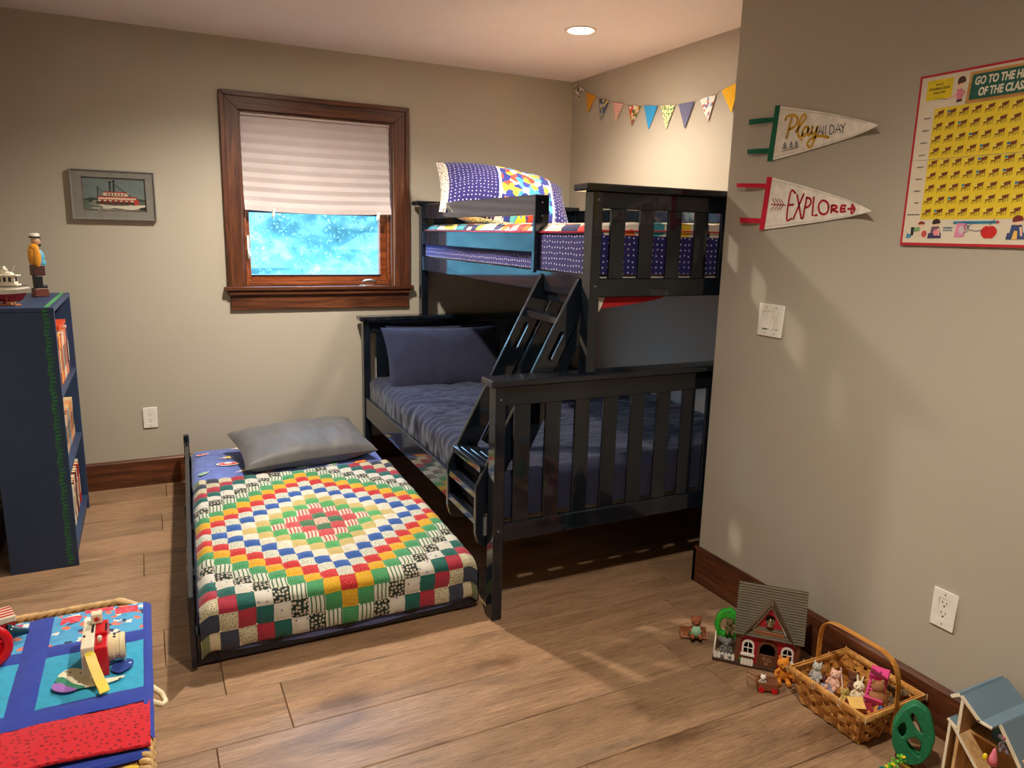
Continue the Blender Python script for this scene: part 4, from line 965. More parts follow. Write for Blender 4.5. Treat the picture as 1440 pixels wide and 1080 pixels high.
p2_ = pennant('pennant', 'cream felt pennant with a red band, an arrow and EXPLORE lettering', (2.426,1.664), (2.408,1.479), (2.889,1.536),
    [(2.409,1.666),(2.4335,1.663),(2.417,1.479),(2.393,1.477)], [((2.274,1.649),(2.412,1.642),(2.412,1.627),(2.276,1.634),.020),((2.298,1.523),(2.413,1.519),(2.413,1.502),(2.300,1.504),.012)], (196,20,52), .040, .006)
def strokes(name, lst, wd, par, col, u0=2.43, u1=2.88, lift=.036):
    mb = MB(); hz = .0072
    def W3(p):
        u = (p.x-u0)/(u1-u0); return fn0 @ Vector((p.x, p.y, hz+lift*max(0,(u-.66)/.34)**2))
    for l in lst:
        # smooth the polyline a little
        pp = [Vector(a) for a in l]
        if len(pp) > 3:
            q = []
            for i in range(len(pp)-1):
                p0, p1, p2, p3 = pp[max(i-1,0)], pp[i], pp[i+1], pp[min(i+2,len(pp)-1)]
                for k in range(4):
                    s = k/4; q.append(.5*((2*p1)+(p2-p0)*s+(2*p0-5*p1+4*p2-p3)*s*s+(3*p1-p0-3*p2+p3)*s**3))
            pp = q+[pp[-1]]
        n = len(pp); Lf = []; Rt = []
        for i, p in enumerate(pp):
            d = pp[min(i+1,n-1)]-pp[max(i-1,0)]; d = d.normalized() if d.length > 1e-9 else Vector((1,0)); q2 = Vector((-d.y, d.x))*wd/2
            Lf.append(W3(p+q2)); Rt.append(W3(p-q2))
        mb.add(Rt+Lf, [(i,i+1,n+i+1,n+i) for i in range(n-1)])
        for e in (pp[0], pp[-1]): mb.add([W3(Vector(k)) for k in circle(e[0], e[1], wd/2, n=8)], [tuple(range(8))])
    return mb.build(name, plain(col, .9, .1), par)
strokes('lettering', PLAY['y'], .0090, p1_, (206,160,40)); strokes('lettering', PLAY['k'], .0030, p1_, (34,46,60)); strokes('tree_print', PLAY['t'], .0018, p1_, (34,54,66))
MB().prism([(2.552+(.0095 if i%2==0 else .0025)*math.cos(i*PI/4), 1.780+(.0105 if i%2==0 else .0025)*math.sin(i*PI/4)) for i in range(8)], .0066,.0074, fn0).build('star_print', plain((206,160,40), .9), p1_)
strokes('lettering', EXPL[5:], .0074, p2_, (176,22,50), 2.417, 2.889, .040); strokes('arrow_print', EXPL[:5], .0030, p2_, (176,22,50), 2.417, 2.889, .040)
# ---------------------------------------------------------------- board game board hung on the wall
gb = thing('game_board', 'vintage school quiz game board with yellow desk rows on the right wall', 'game board', fn0 @ Vector((3.205,1.674,0)))
G0, G1, K0, K1 = 2.972, 3.440, 1.438, 1.910
MB().prism([(G0,K0),(G1,K0),(G1,1.6775),(G0,1.6775)], .003,.008, fn0).build('board_panel', plain((226,214,190), .55, .02, .03), gb)
MB().prism([(G0,1.6785),(G1,1.6785),(G1,K1),(G0,K1)], .003,.008, fn0).build('board_panel', plain((226,214,190), .55, .02, .03), gb)
red = plain((190,28,46), .5)
cutout('red_border', [[(G0-.001,K0-.001),(G1+.001,K0-.001),(G1+.001,K1+.001),(G0-.001,K1+.001)],[(G0+.005,K0+.0065),(G1-.005,K0+.0065),(G1-.005,K1-.005),(G0+.005,K1-.005)]], .0082,.0092, fn0, red, gb)
YEL = plain((236,206,42), .6, .03, .03)
for z0, z1 in ((1.511,1.677),(1.679,1.817)): MB().prism([(3.026,z0),(3.432,z0),(3.432,z1),(3.026,z1)], .0081,.0085, fn0).build('yellow_field', YEL, gb)
blue_at = {(0,1),(1,2),(2,3),(3,4),(3,6),(4,4),(4,6),(5,4),(5,6),(6,3),(6,7),(7,2),(8,1),(0,8),(1,9),(2,10)}
db, dbl, dw, dl = MB(), MB(), MB(), MB()
for r_ in range(9):
    zt = 1.811-r_*(1.811-1.541)/8
    for c_ in range(11):
        u = 3.0295+c_*.0352
        db.prism([(u+.008,zt-.004),(u+.0265,zt),(u+.0245,zt-.009),(u+.013,zt-.0125),(u+.009,zt-.009)], .0086,.0089, fn0)
        db.prism([(u+.001,zt-.0135),(u+.012,zt-.011),(u+.013,zt-.0145),(u+.002,zt-.0165)], .0086,.0089, fn0)
        (dbl if (r_,c_) in blue_at else dw).prism(circle(u+.0045,zt-.0065,.0042,.0040,10), .0086,.00885, fn0)
        dl.prism(circle(u+.0045,zt-.0065,.0010,.0016,6), .0089,.0091, fn0)
        for a, b in ((.001,-.024),(.0045,-.021),(.0105,-.0225),(.0135,-.021),(.018,-.0215),(.0235,-.0205)):
            s_ = .0125 if a < .014 else .009
            dl.prism([(u+a,zt+b),(u+a+.0011,zt+b),(u+a+.0018,zt-s_),(u+a+.0006,zt-s_)], .0086,.0088, fn0)
db.build('desk_print', plain((116,56,26), .6), gb, kind='stuff'); dbl.build('blue_disc_print', plain((60,140,180), .6), gb, kind='stuff'); dw.build('yellow_disc_print', plain((244,226,110), .6), gb, kind='stuff'); dl.build('desk_line_print', plain((54,36,22), .6), gb, kind='stuff')
for i, s in enumerate(['GRADE 8','GRADE 7','GRADE 6','GRADE 5','GRADE 4','GRADE 3','GRADE 2','FIRST','KINDERGARTEN']):
    z = 1.791-i*.0335; text('row_label', s, .0052, fn0 @ Matrix.Translation((3.0215 if i == 8 else 3.0175-.0005*i, z, .0082)), plain((60,54,48), .6), gb, align='RIGHT', bold=.0001)
ch = MB().prism([(3.113,1.818),(3.434,1.818),(3.434,1.898),(3.118,1.898)], .0082,.0092, fn0).build('chalkboard_frame', wood('printed_oak', (150,100,40),(196,140,66),(214,160,84),'Y'), gb)
MB().prism([(3.122,1.8265),(3.427,1.8265),(3.427,1.891),(3.126,1.891)], .0093,.0097, fn0).build('chalkboard', plain((24,92,76), .6), ch)
wl = plain((236,228,204), .6)
text('title_print', 'GO TO THE HEAD', .0285, fn0 @ Matrix.Translation((3.133,1.8635,.0099)), wl, ch, sx=.67, bold=.0010, shear=.12)
text('title_print', 'OF THE CLASS', .0285, fn0 @ Matrix.Translation((3.146,1.8345,.0099)), wl, ch, sx=.67, bold=.0010, shear=.12)
yc = MB().prism([(2.996,1.841),(3.070,1.841),(3.072,1.894),(2.996,1.895)], .0082,.0088, fn0).build('card_space', plain((232,206,20), .6), gb)
for s, z, sz in (('PLACE',1.878,.0085),('EXAMINATION',1.8665,.0105),('CARDS HERE',1.857,.0075)): text('card_print', s, sz, fn0 @ Matrix.Translation((3.033,z,.009)), plain((40,40,40), .6), yc, align='CENTER', sx=.85, bold=0)
def pr(name, polys, col, k): 
    mb = MB()
    for p in polys: mb.prism(p, .0084+k*.0003, .0087+k*.0003, fn0)
    return mb.build(name, plain(col, .7), gb)
def gc(u, z): return lambda pts: [(u+a, z+b) for a, b in pts]
# teacher figure
pr('figure_print', [circle(3.092,1.872,.0085,.0095,14)], (236,196,170), 1); pr('figure_print', [circle(3.096,1.880,.0115,.0125,16,-.3,PI+.9,True)+[(3.088,1.873)]], (84,50,34), 2)
pr('figure_print', [[(3.085,1.860),(3.099,1.861),(3.102,1.832),(3.088,1.830)],[(3.099,1.860),(3.111,1.850),(3.103,1.838),(3.101,1.842),(3.106,1.850),(3.098,1.853)]], (226,130,150), 2)
pr('figure_print', [[(3.087,1.856),(3.083,1.848),(3.058,1.840),(3.060,1.836),(3.086,1.843)]], (238,190,170), 2); pr('figure_print', [[(3.088,1.832),(3.102,1.833),(3.103,1.827),(3.088,1.825)],[(3.058,1.8385),(3.018,1.848),(3.018,1.8475),(3.058,1.8375)]], (60,34,28), 3)
# crawling child, sitting child, kneeling child
def child(u, z, hair, top, low, s=1.0, flip=1):
    g = lambda pts: [(u+a*s*flip, z+b*s) for a, b in pts]
    pr('figure_print', [g(circle(0,.030,.0085,.008,14))], (240,200,172), 1); pr('figure_print', [g(circle(.001,.034,.0105,.009,14,-.2,PI+.6,True))], hair, 2)
    pr('figure_print', [g([(-.010,.024),(.010,.024),(.014,.006),(-.012,.006)])], top, 1); pr('figure_print', [g([(-.016,.008),(.016,.009),(.018,-.004),(-.018,-.005)])], low, 2)
    pr('figure_print', [g([(.006,.020),(.010,.020),(.014,.002),(.010,.002)])], (240,200,172), 3)
child(3.076,1.463,(56,40,36),(120,96,110),(60,60,100), 1.15); pr('figure_print', [circle(3.080,1.474,.008,.009,12)], (236,140,150), 4)
pr('figure_print', [circle(3.032,1.494,.008,.0075,14)], (240,200,172), 1); pr('figure_print', [circle(3.0325,1.498,.0105,.008,14,-.1,PI+.2,True)], (150,60,36), 2)
pr('figure_print', [[(3.010,1.488),(3.028,1.489),(3.030,1.477),(3.010,1.475)]], (130,170,120), 1); pr('figure_print', [[(3.001,1.489),(3.011,1.489),(3.010,1.466),(3.002,1.464)]], (36,44,50), 2); pr('figure_print', [[(2.990,1.472),(3.002,1.468),(3.003,1.459),(2.988,1.457)]], (70,140,180), 1)
pr('figure_print', [[(3.024,1.478),(3.028,1.478),(3.028,1.462),(3.023,1.462)]], (240,200,172), 2); pr('figure_print', [circle(3.044,1.470,.008,.010,12)], (206,80,80), 1)
text('nursery_print', 'NURSERY', .0068, fn0 @ Matrix.Translation((3.099,1.485,.0082)), plain((50,110,140), .7), gb, bold=.0002); text('nursery_print', 'SCHOOL', .0068, fn0 @ Matrix.Translation((3.1,1.478,.0082)), plain((50,110,140), .7), gb, bold=.0002)
pr('pencil_print', [[(3.128,1.505),(3.245,1.506),(3.245,1.499),(3.128,1.497)]], (44,130,160), 1); pr('pencil_print', [[(3.128,1.505),(3.116,1.5015),(3.128,1.497)]], (214,200,180), 1); pr('pencil_print', [[(3.245,1.506),(3.252,1.506),(3.252,1.499),(3.245,1.499)]], (190,60,60), 1)
pr('book_print', [[(3.139,1.500),(3.166,1.499),(3.161,1.463),(3.134,1.462)]], (232,140,176), 2); pr('book_print', [circle(3.153,1.482,.008,.012,12)], (214,196,196), 3)
mb = MB()
for l in ([(3.168,1.500),(3.160,1.506),(3.166,1.491),(3.176,1.493),(3.182,1.502),(3.172,1.504),(3.168,1.498),(3.158,1.492),(3.164,1.482),(3.172,1.492)],[(3.170,1.494),(3.176,1.482),(3.192,1.479),(3.212,1.481)],[(3.170,1.492),(3.172,1.480),(3.160,1.472)]): mb.stroke(l, .0013, fn0, .0003, 0, .0096)
mb.build('ribbon_print', plain((70,66,120), .7), gb)
pr('apple_print', [[(3.2285+.0215*math.cos(a)*(1-.12*max(0,-math.sin(a))), 1.476+.0185*math.sin(a)-.004*math.exp(-(math.cos(a)/.25)**2)*math.sin(a)) for a in [2*PI*i/36 for i in range(36)]]], (206,34,30), 2); mb = MB(); mb.stroke([(3.228,1.492),(3.233,1.502),(3.240,1.511)], .0013, fn0, .0003, 0, .0096); mb.build('apple_stem_print', plain((90,60,40), .7), gb)
child(3.298,1.464,(120,40,36),(60,74,120),(60,74,120), 1.3); pr('figure_print', [[(3.294,1.480),(3.302,1.480),(3.304,1.458),(3.290,1.458)]], (236,190,90), 4)
child(3.360,1.464,(60,40,30),(190,60,60),(70,90,120), 1.2)
# ---------------------------------------------------------------- wicker chest and the folded quilt on it
TZ = .45
wk = thing('wicker_chest', 'woven wicker chest standing under the blue and red quilt at the left edge', 'chest', (-3.0,-2.85,0))
CANE = plain((206,168,112), .5, .2, .3, 40); CANED = plain((150,110,66), .6, .2, .3, 40)
WX0, WX1, WY0, WY1 = -3.285, -2.705, -3.36, -2.362
MB().box(WX0+.012,WX1-.012,WY0+.012,WY1-.012,.01,.40).build('chest_lining', plain((70,52,34), .8), wk)
def loop_pts(x0,x1,y0,y1,z,step=.012,amp=0,ph=0,r=.03):
    pts = []
    segs = [((x0+r,y0),(x1-r,y0)),((x1,y0+r),(x1,y1-r)),((x1-r,y1),(x0+r,y1)),((x0,y1-r),(x0,y0+r))]
    nrm = [(0,-1),(1,0),(0,1),(-1,0)]; c = 0
    for (a,b),nn in zip(segs,nrm):
        L_ = math.dist(a,b); k = int(L_/step)
        for i in range(k+1):
            t_ = i/k; s_ = amp*(1 if (c+ph)%2 else -1); pts.append((a[0]+(b[0]-a[0])*t_+nn[0]*s_, a[1]+(b[1]-a[1])*t_+nn[1]*s_, z)); c += 1
    return pts
for i in range(24):
    z = .015+.0165*i
    MB().tube(loop_pts(WX0,WX1,WY0,WY1,z,.026,.0045,i), .0068, 5, closed=True).build('weaver', CANE if i % 5 else CANED, wk, smooth=True)
st_ = MB()
for p in loop_pts(WX0,WX1,WY0,WY1,.2,.026)[::2]: st_.tube([(p[0],p[1],.0),(p[0],p[1],.41)], .004, 5)
st_.build('stakes', CANED, wk, kind='stuff')
# braided rim of the lid: two twisted strands
for ph in (0, 1, 2):
    pts = []
    base = loop_pts(WX0-.010,WX1+.008,WY0-.01,WY1+.012,.432,.008,0,0,.06)
    for i, p in enumerate(base):
        a = i*.8+ph*2*PI/3; pts.append((p[0]+.0085*math.cos(a)*(1 if abs(p[0]-WX0) > .3 else 1), p[1]+.0085*math.cos(a+.6), p[2]+.0085*math.sin(a)))
    MB().tube(pts, .0062, 5, closed=True).build('braided_rim', CANE, wk, smooth=True)
MB().box(WX0+.01,WX1-.006,WY0+.01,WY1-.006,.405,.429).build('lid', CANED, wk)
hd = MB(); hd.tube([(-2.690,-2.735,.395),(-2.668,-2.742,.375),(-2.660,-2.765,.365),(-2.668,-2.79,.375),(-2.690,-2.797,.395)], .0065, 6); hd.build('rope_handle', plain((226,212,176), .7), wk, smooth=True)
# the quilt folded over the chest: sewn blocks
tq = thing('folded_quilt', 'blue and red appliqué quilt folded over the wicker chest'.replace('é','e'), 'quilt', (-2.95,-2.72,TZ-.02))
RB = fabric('royal_blue_cotton', (44,64,158)); TQ = fabric('turquoise_cotton', (52,160,196)); RDP = fabric('red_vine_print', (196,30,42), 'speckle', (130,16,30), 70, .22)
SBL = fabric('sky_critter_print', (80,160,206), 'patches', scale=75, rgb3=[(76,158,208),(82,166,212),(78,160,206),(232,228,214),(80,164,210),(74,150,200),(84,168,214),(52,64,96),(80,160,206),(226,120,90),(78,160,206)])
COR = fabric('coral_cotton', (216,62,80), 'speckle', (226,100,110), 60, .3)
def patch(name, x0,x1,y0,y1,mat,lift=.0,par=tq,puff=.004):
    nx = max(3, int(abs(x1-x0)/.02)); ny = max(3, int(abs(y1-y0)/.02))
    def fn(u, v):
        x = x0+(x1-x0)*u; y_ = y0+(y1-y0)*v
        z = TZ+lift+puff*(max(0,16*u*(1-u)*v*(1-v)))**.35+.003*wr((x*8,y_*8,1))+.005*abs(wr((x*30,y_*16+x*12,4)))
        ed = max(0, x+2.700); z -= (ed/.02)**2*.012
        return (x+.0015*wr((x*20,y_*20,9)), y_, z)
    return MB().grid(fn, nx, ny, 0, abs(x1-x0), abs(y1-y0)).build(name, mat, par, smooth=True)
MB().box(-3.30,-2.690,-3.05,-2.414,TZ-.020,TZ-.007).build('batting', RB, tq, bevel=.006)
patch('border_strip', -2.700,-2.681,-3.0,-2.410,RB)
for x0, x1 in ((-2.955,-2.902),(-3.215,-3.160)): patch('sash', x0,x1,-2.876,-2.410,RB)
for x0, x1 in ((-2.902,-2.700),(-3.160,-2.955),(-3.30,-3.215)):
    patch('sash', x0,x1,-2.614,-2.563,RB); patch('sash', x0,x1,-2.878,-2.822,RB)
    if x1 > -3.2:
        patch('print_block', x0,x1,-2.563,-2.410,SBL); patch('turquoise_block', x0,x1,-2.822,-2.614,TQ)
        cx = (x0+x1)/2
        for a, b, c_, d in ((x0+.018,cx-.034,-2.470,-2.437),(cx+.034,x1-.012,-2.462,-2.428),(cx-.032,cx+.032,-2.432,-2.412),(cx-.028,cx+.026,-2.56,-2.505)):
            patch('coral_strip', a,b,c_,d,COR,.0035,puff=.001)
def flat(name, pts, mat, lift): 
    return MB().prism(pts, TZ+lift+.0025, TZ+lift+.0037, None).build(name, mat, tq)
def bez(pts, n=6):
    out = []; k = len(pts)
    for i in range(k):
        p0,p1,p2,p3 = [Vector(pts[(i+j-1)%k]) for j in range(4)]
        for q in range(n):
            s = q/n; v = .5*((2*p1)+(p2-p0)*s+(2*p0-5*p1+4*p2-p3)*s*s+(3*p1-p0-3*p2+p3)*s**3); out.append(tuple(v))
    return out
CRM = fabric('cream_applique', (228,220,190), 'speckle', (90,90,90), 60, .2, uv=False)
flat('cream_applique', bez([(-2.868,-2.722),(-2.845,-2.700),(-2.815,-2.722),(-2.790,-2.765),(-2.760,-2.775),(-2.735,-2.778),(-2.765,-2.792),(-2.82,-2.79),(-2.85,-2.765)]), CRM, .0068)
flat('green_applique', bez([(-2.872,-2.735),(-2.858,-2.732),(-2.835,-2.768),(-2.812,-2.79),(-2.835,-2.790),(-2.862,-2.762)]), fabric('green_applique', (60,140,110), uv=False), .0078)
flat('purple_applique', bez([(-2.876,-2.757),(-2.862,-2.754),(-2.845,-2.776),(-2.828,-2.793),(-2.85,-2.796),(-2.872,-2.778)]), fabric('purple_applique', (160,110,190), uv=False), .0083)
flat('navy_wave_applique', bez([(-2.762,-2.725),(-2.745,-2.706),(-2.722,-2.715),(-2.722,-2.742),(-2.745,-2.762),(-2.762,-2.748)]), fabric('wave_applique', (30,60,140), 'speckle', (150,190,226), 60, .3, uv=False), .0073)
# red border rolled over the front, and the fold below it
def redf(u, v):
    x = -3.30+.612*u; yv = -2.876-.150*v-.012*math.sin(u*7)*v-.03*(1-u)*v
    z = TZ+.001+.005*math.sin(PI*v)+.004*wr((x*9,yv*12,3))+.010*v*math.exp(-((u-.72)/.2)**2)-.004*abs(wr((x*22,yv*8,5)))
    return (x, yv, z)
rb_ = MB().grid(redf, 40, 14, 0, .61, .16); rb_.grid(lambda u, v: tuple(Vector(redf(u,1))+Vector((0,.004*v-.004*math.sin(PI*v),-.010*v))), 40, 4, 0, .61, .02); rb_.build('red_border', RDP, tq, smooth=True)
lq = MB().grid(lambda u, v: (-3.30+.61*u, -2.99-.10*v-.03*(1-u)-.01*math.sin(u*9), TZ-.018-.02*v+.005*wr((u*6,v*3,2))), 30, 8, 0, .6, .1).build('folded_blanket', [fabric('navy_lining', (36,32,70))], smooth=True)
tag(lq, 'navy lined blanket folded beneath the red border of the chest quilt', 'blanket')
MB().grid(lambda u, v: (-3.0+.29*u, -3.06-.06*v-.01*math.sin(u*5), TZ-.022-.012*v+.004*wr((u*8,v*3,6))), 20, 6, 0, .3, .06).build('red_fold', RDP, lq, smooth=True)
MB().tube([(-2.735,-3.068,TZ-.018),(-2.725,-3.072,TZ-.015),(-2.712,-3.070,TZ-.02)], .008, 8).build('yellow_applique', fabric('yellow_cloth', (226,190,60), uv=False), lq, smooth=True)
# toy camera with lens, flash cube and strap
tc_ = thing('toy_camera', 'white and red plastic toy camera with a yellow strap on the chest quilt', 'toy camera', (-2.79,-2.69,TZ+.004))
z0 = TZ+.005
def tcb(n, *a, col=(226,216,190), bev=.002, par=tc_): return MB().box(*a).build(n, plain(col, .3, .03, .02), par, bevel=bev, seg=2)
tcb('camera_back', -2.818,-2.7925,-2.757,-2.628,z0,z0+.078)
tcb('camera_front', -2.7925,-2.7675,-2.754,-2.631,z0,z0+.070, col=(196,22,34))
tcb('view_panel', -2.7925,-2.7675,-2.700,-2.640,z0+.070,z0+.079, col=(196,22,34))
tcb('black_label', -2.8005,-2.7955,-2.692,-2.655,z0+.0781,z0+.0787, col=(24,24,26), bev=0); tcb('black_label', -2.7725,-2.7685,-2.696,-2.658,z0+.0791,z0+.0797, col=(40,20,24), bev=0); tcb('black_label', -2.815,-2.8115,-2.708,-2.698,z0+.0781,z0+.0786, col=(24,24,26), bev=0)
mb = MB(); mb.lathe([(.0295,0),(.030,.010),(.0285,.011),(.0285,.022),(.030,.023),(.0295,.033),(.024,.034)], 28, frame((-2.7675,-2.700,z0+.038),(0,1,0),(0,0,1)) ); lensr = mb.build('lens_barrel', plain((232,220,176), .35, .03, .02), tc_, smooth=False)
MB().lathe([(.020,.0342),(.019,.0346)], 20, frame((-2.7675,-2.700,z0+.038),(0,1,0),(0,0,1))).build('lens_glass', plain((30,34,40), .1, .02, 0), lensr)
for i in range(3): MB().box(-2.758,-2.752,-2.7+.0283*math.cos(1.2+.3*i)-.002,-2.7+.0283*math.cos(1.2+.3*i)+.002,z0+.038+.0283*math.sin(1.2+.3*i)-.0016,z0+.038+.0283*math.sin(1.2+.3*i)+.0016).build('lens_mark', DARK, lensr)
fc = tcb('flash_cube', -2.801,-2.779,-2.658,-2.636,z0+.080,z0+.104, col=(232,222,190))
sm_ = MB(); sf2 = frame((-2.790,-2.6582,z0+.092),(1,0,0),(0,0,1))
sm_.prism([(.008*(1 if i%2==0 else .45)*math.cos(i*PI/8), .008*(1 if i%2==0 else .45)*math.sin(i*PI/8)) for i in range(16)], .0001,.0006, sf2); sm_.build('sun_print', plain((190,50,50), .5), fc)
MB().lathe([(.0045,0),(.0048,.014),(.003,.016)], 14, Matrix.Translation((-2.782,-2.728,z0+.070))).build('shutter_button', plain((236,228,206), .3), tc_, smooth=True)
def strap(off):
    c = [(-2.803,-2.757,z0+.066),(-2.799,-2.768,z0+.058),(-2.792,-2.785,z0+.036),(-2.783,-2.803,z0+.014),(-2.776,-2.818,z0+.006),(-2.773,-2.832,z0+.007)]
    return c
mb = MB(); sp_ = [Vector(p) for p in strap(0)]
for sgn, dz in ((0, 0), (1, .007)):
    vs = []
    for i, p in enumerate(sp_):
        q_ = p+Vector((0,0,dz*math.sin(PI*i/(len(sp_)-1)) if sgn else 0)); w2 = Vector((.0095*(1-.25*(i == 0)),.004,0)); vs += [q_-w2, q_+w2, q_+w2+Vector((0,0,.0016)), q_-w2+Vector((0,0,.0016))]
    fs = []
    for i in range(len(sp_)-1):
        for j in range(4): fs.append((i*4+j, i*4+(j+1)%4, (i+1)*4+(j+1)%4, (i+1)*4+j))
    mb.add(vs, fs+[(3,2,1,0), tuple(len(vs)-4+j for j in range(4))])
mb.build('strap', plain((226,200,60), .45, .04, .05), tc_)
# red ring, teal cone, striped box, corner toy at the left edge
rr_ = thing('toy_steering_wheel', 'glossy red round toy wheel with a thick rim on the chest quilt', 'toy', (-3.01,-2.60,TZ+.005))
wf = frame((-3.010,-2.602,TZ+.046),(.86,.35,.28),(-.34,.2,.92)); RED = plain((206,20,30), .22, .05, .02)
mb = MB(); mb.tube([wf @ Vector((.038*math.cos(a), .038*math.sin(a), 0)) for a in [2*PI*i/28 for i in range(28)]], .0105, 10, closed=True); mb.build('rim', RED, rr_, smooth=True)
MB().lathe([(.031,-.006),(.031,-.001),(.012,.001),(.011,.008),(.008,.010)], 24, wf).build('hub', RED, rr_, smooth=True)
for k in range(3): MB().box(.010,.030,-.003,.003,0,.004,0,wf @ Matrix.Rotation(k*2*PI/3,4,'Z')).build('spoke', RED, rr_)
bl_ = thing('toy_horn', 'dark teal plastic toy cone lying beside the striped box', 'toy', (-2.965,-2.502,TZ+.006))
MB().lathe([(.005,-.026),(.010,-.012),(.016,.006),(.0195,.020),(.0175,.021),(.014,.014)], 24, frame((-2.972,-2.503,TZ+.026),(.3,-.9,.2),(.25,.2,.95))).build('cone', plain((20,62,78), .25, .05, .02), bl_, smooth=True)
sb = thing('striped_box', 'red and cream striped toy box with a yellow design, leftmost on the chest', 'box', (-3.035,-2.475,TZ+.005))
bf = Matrix.Translation((-3.035,-2.475,TZ+.006)) @ Matrix.Rotation(math.radians(18),4,'Z')
MB().box(-.055,.055,-.030,.030,0,.052,0,bf).build('box_body', plain((196,36,34), .4), sb, bevel=.002)
MB().box(-.057,.057,-.032,.032,.040,.056,0,bf).build('box_lid', plain((226,214,186), .5), sb, bevel=.002)
for k in range(4): MB().box(-.056,.056,-.026+.0145*k,-.019+.0145*k,.0561,.0567,0,bf).build('stripe', plain((190,50,50), .5), sb)
for k in range(5): MB().prism(circle(-.04+.019*k,.022+.006*(k%2),.007,.006,10), .0302,.0308, bf @ Matrix.Rotation(PI/2,4,'X')).build('yellow_print', plain((232,180,40), .5), sb)
for k in range(3): MB().prism(circle(-.03+.024*k,.012,.008,.004,10), .0309,.0313, bf @ Matrix.Rotation(PI/2,4,'X')).build('black_print', DARK, sb)
ct = thing('toy_truck', 'red and white plastic toy at the lower left corner of the chest', 'toy', (-3.0,-2.95,TZ+.005))
MB().box(-3.05,-2.945,-2.99,-2.925,TZ+.004,TZ+.034).build('body', RED, ct, bevel=.005); MB().box(-3.045,-2.950,-2.985,-2.930,TZ+.034,TZ+.060).build('cab', plain((232,224,206), .35), ct, bevel=.005)
for xx in (-3.03,-2.965): MB().lathe([(.012,-.003),(.012,.003)], 16, frame((xx,-2.992,TZ+.014),(1,0,0),(0,0,1))).build('wheel', DARK, ct)

# ---------------------------------------------------------------- small flocked animals
def critter(name, label, loc, yaw_, s, col, ears='round', group=None, sit=True, tilt=0, muz=None, tail=None, snout=0, cat='toy animal', vox=None):
    fr = Matrix.Translation(loc) @ Matrix.Rotation(math.radians(yaw_),4,'Z') @ Matrix.Rotation(math.radians(tilt),4,'X')
    t = thing(name, label, cat, loc, group)
    b = [((0,0,.30),(.21,.18,.27)),((0,-.01,.68),(.215,.195,.195)),((0,-.16,.63),(.10,.09,.075))]
    for sx in (-1,1):
        b += [((sx*.20,-.07,.40),(.065,.075,.16),(.5,sx*-.45,0)),((sx*.24,-.14,.28),(.06,.07,.06)),((sx*.15,-.22,.11),(.09,.20,.09)),((sx*.16,-.38,.13),(.085,.06,.11))]
        if ears == 'round': b.append(((sx*.155,.02,.85),(.075,.045,.075)))
        if ears == 'big': b.append(((sx*.25,.03,.74),(.13,.04,.15)))
        if ears == 'long': b += [((sx*.08,.03,.95),(.05,.04,.18),(0,sx*.2,0))]
        if ears == 'pointed': b += [((sx*.13,.02,.87),(.055,.04,.085)),((sx*.145,.02,.93),(.03,.025,.05))]
    if snout: b += [((0,-.22-.02*i,.60-.065*i),(.05-.004*i,.05,.06)) for i in range(5)]
    if tail == 'bushy': b += [((.26,.10,.12),(.13,.12,.12)),((.36,.0,.16),(.10,.10,.16)),((.40,-.02,.30),(.05,.06,.08))]
    blob('body', [(fr @ (Vector(q[0])*s), [r*s for r in q[1]], (fr.to_euler().x+(q[2][0] if len(q) > 2 else 0), (q[2][1] if len(q) > 2 else 0), fr.to_euler().z)) for q in b], plain(col, .9, .1, .3, 60), t, vox or s*.022, 3)
    m_ = plain(muz or (40,28,24), .6)
    for sx in (-1,1): MB().ball(fr @ (Vector((sx*.085,-.185,.72))*s), s*.022, 5).build('eye', DARK, t)
    MB().ball(fr @ (Vector((0,-.245,.655))*s), (s*.032,s*.024,s*.024), 5).build('nose', m_, t)
    t2 = lambda z0, z1, r0, r1, c, nm='dress': MB().lathe([(r0*s,z0*s),((r0+r1)/2*s*1.02,(z0+z1)/2*s),(r1*s,z1*s)], 18, fr).build(nm, c, t, smooth=True)
    return t, fr, t2
t, fr_, dress = critter('toy_bear', 'small brown toy bear in a green print dress seated on the floor by its bench', (-.915,-2.575,.014), -32, .088, (150,84,52))
dress(.08,.50,.30,.20, fabric('mint_print', (150,196,160), 'speckle', (70,110,90), 160, .25, uv=False))
bench = thing('toy_bench', 'little brown wooden toy seat under the brown bear', 'toy furniture', (-.915,-2.565,0))
bq = Matrix.Translation((-.912,-2.562,0)) @ Matrix.Rotation(math.radians(-32),4,'Z'); TBR = plain((150,92,56), .5)
MB().box(-.047,.047,-.020,.018,.004,.012,0,bq).build('seat', TBR, bench, bevel=.002)
for sx in (-1,1): MB().prism([(-.024,0),(.020,0),(.020,.022),(-.010,.024),(-.024,.012)], sx*.046-.0025, sx*.046+.0025, bq @ Matrix.Rotation(PI/2,4,'Z') @ Matrix.Rotation(PI/2,4,'X')).build('arm', TBR, bench)
MB().box(-.047,.047,.018,.022,.0,.034,0,bq).build('backrest', TBR, bench, bevel=.002)
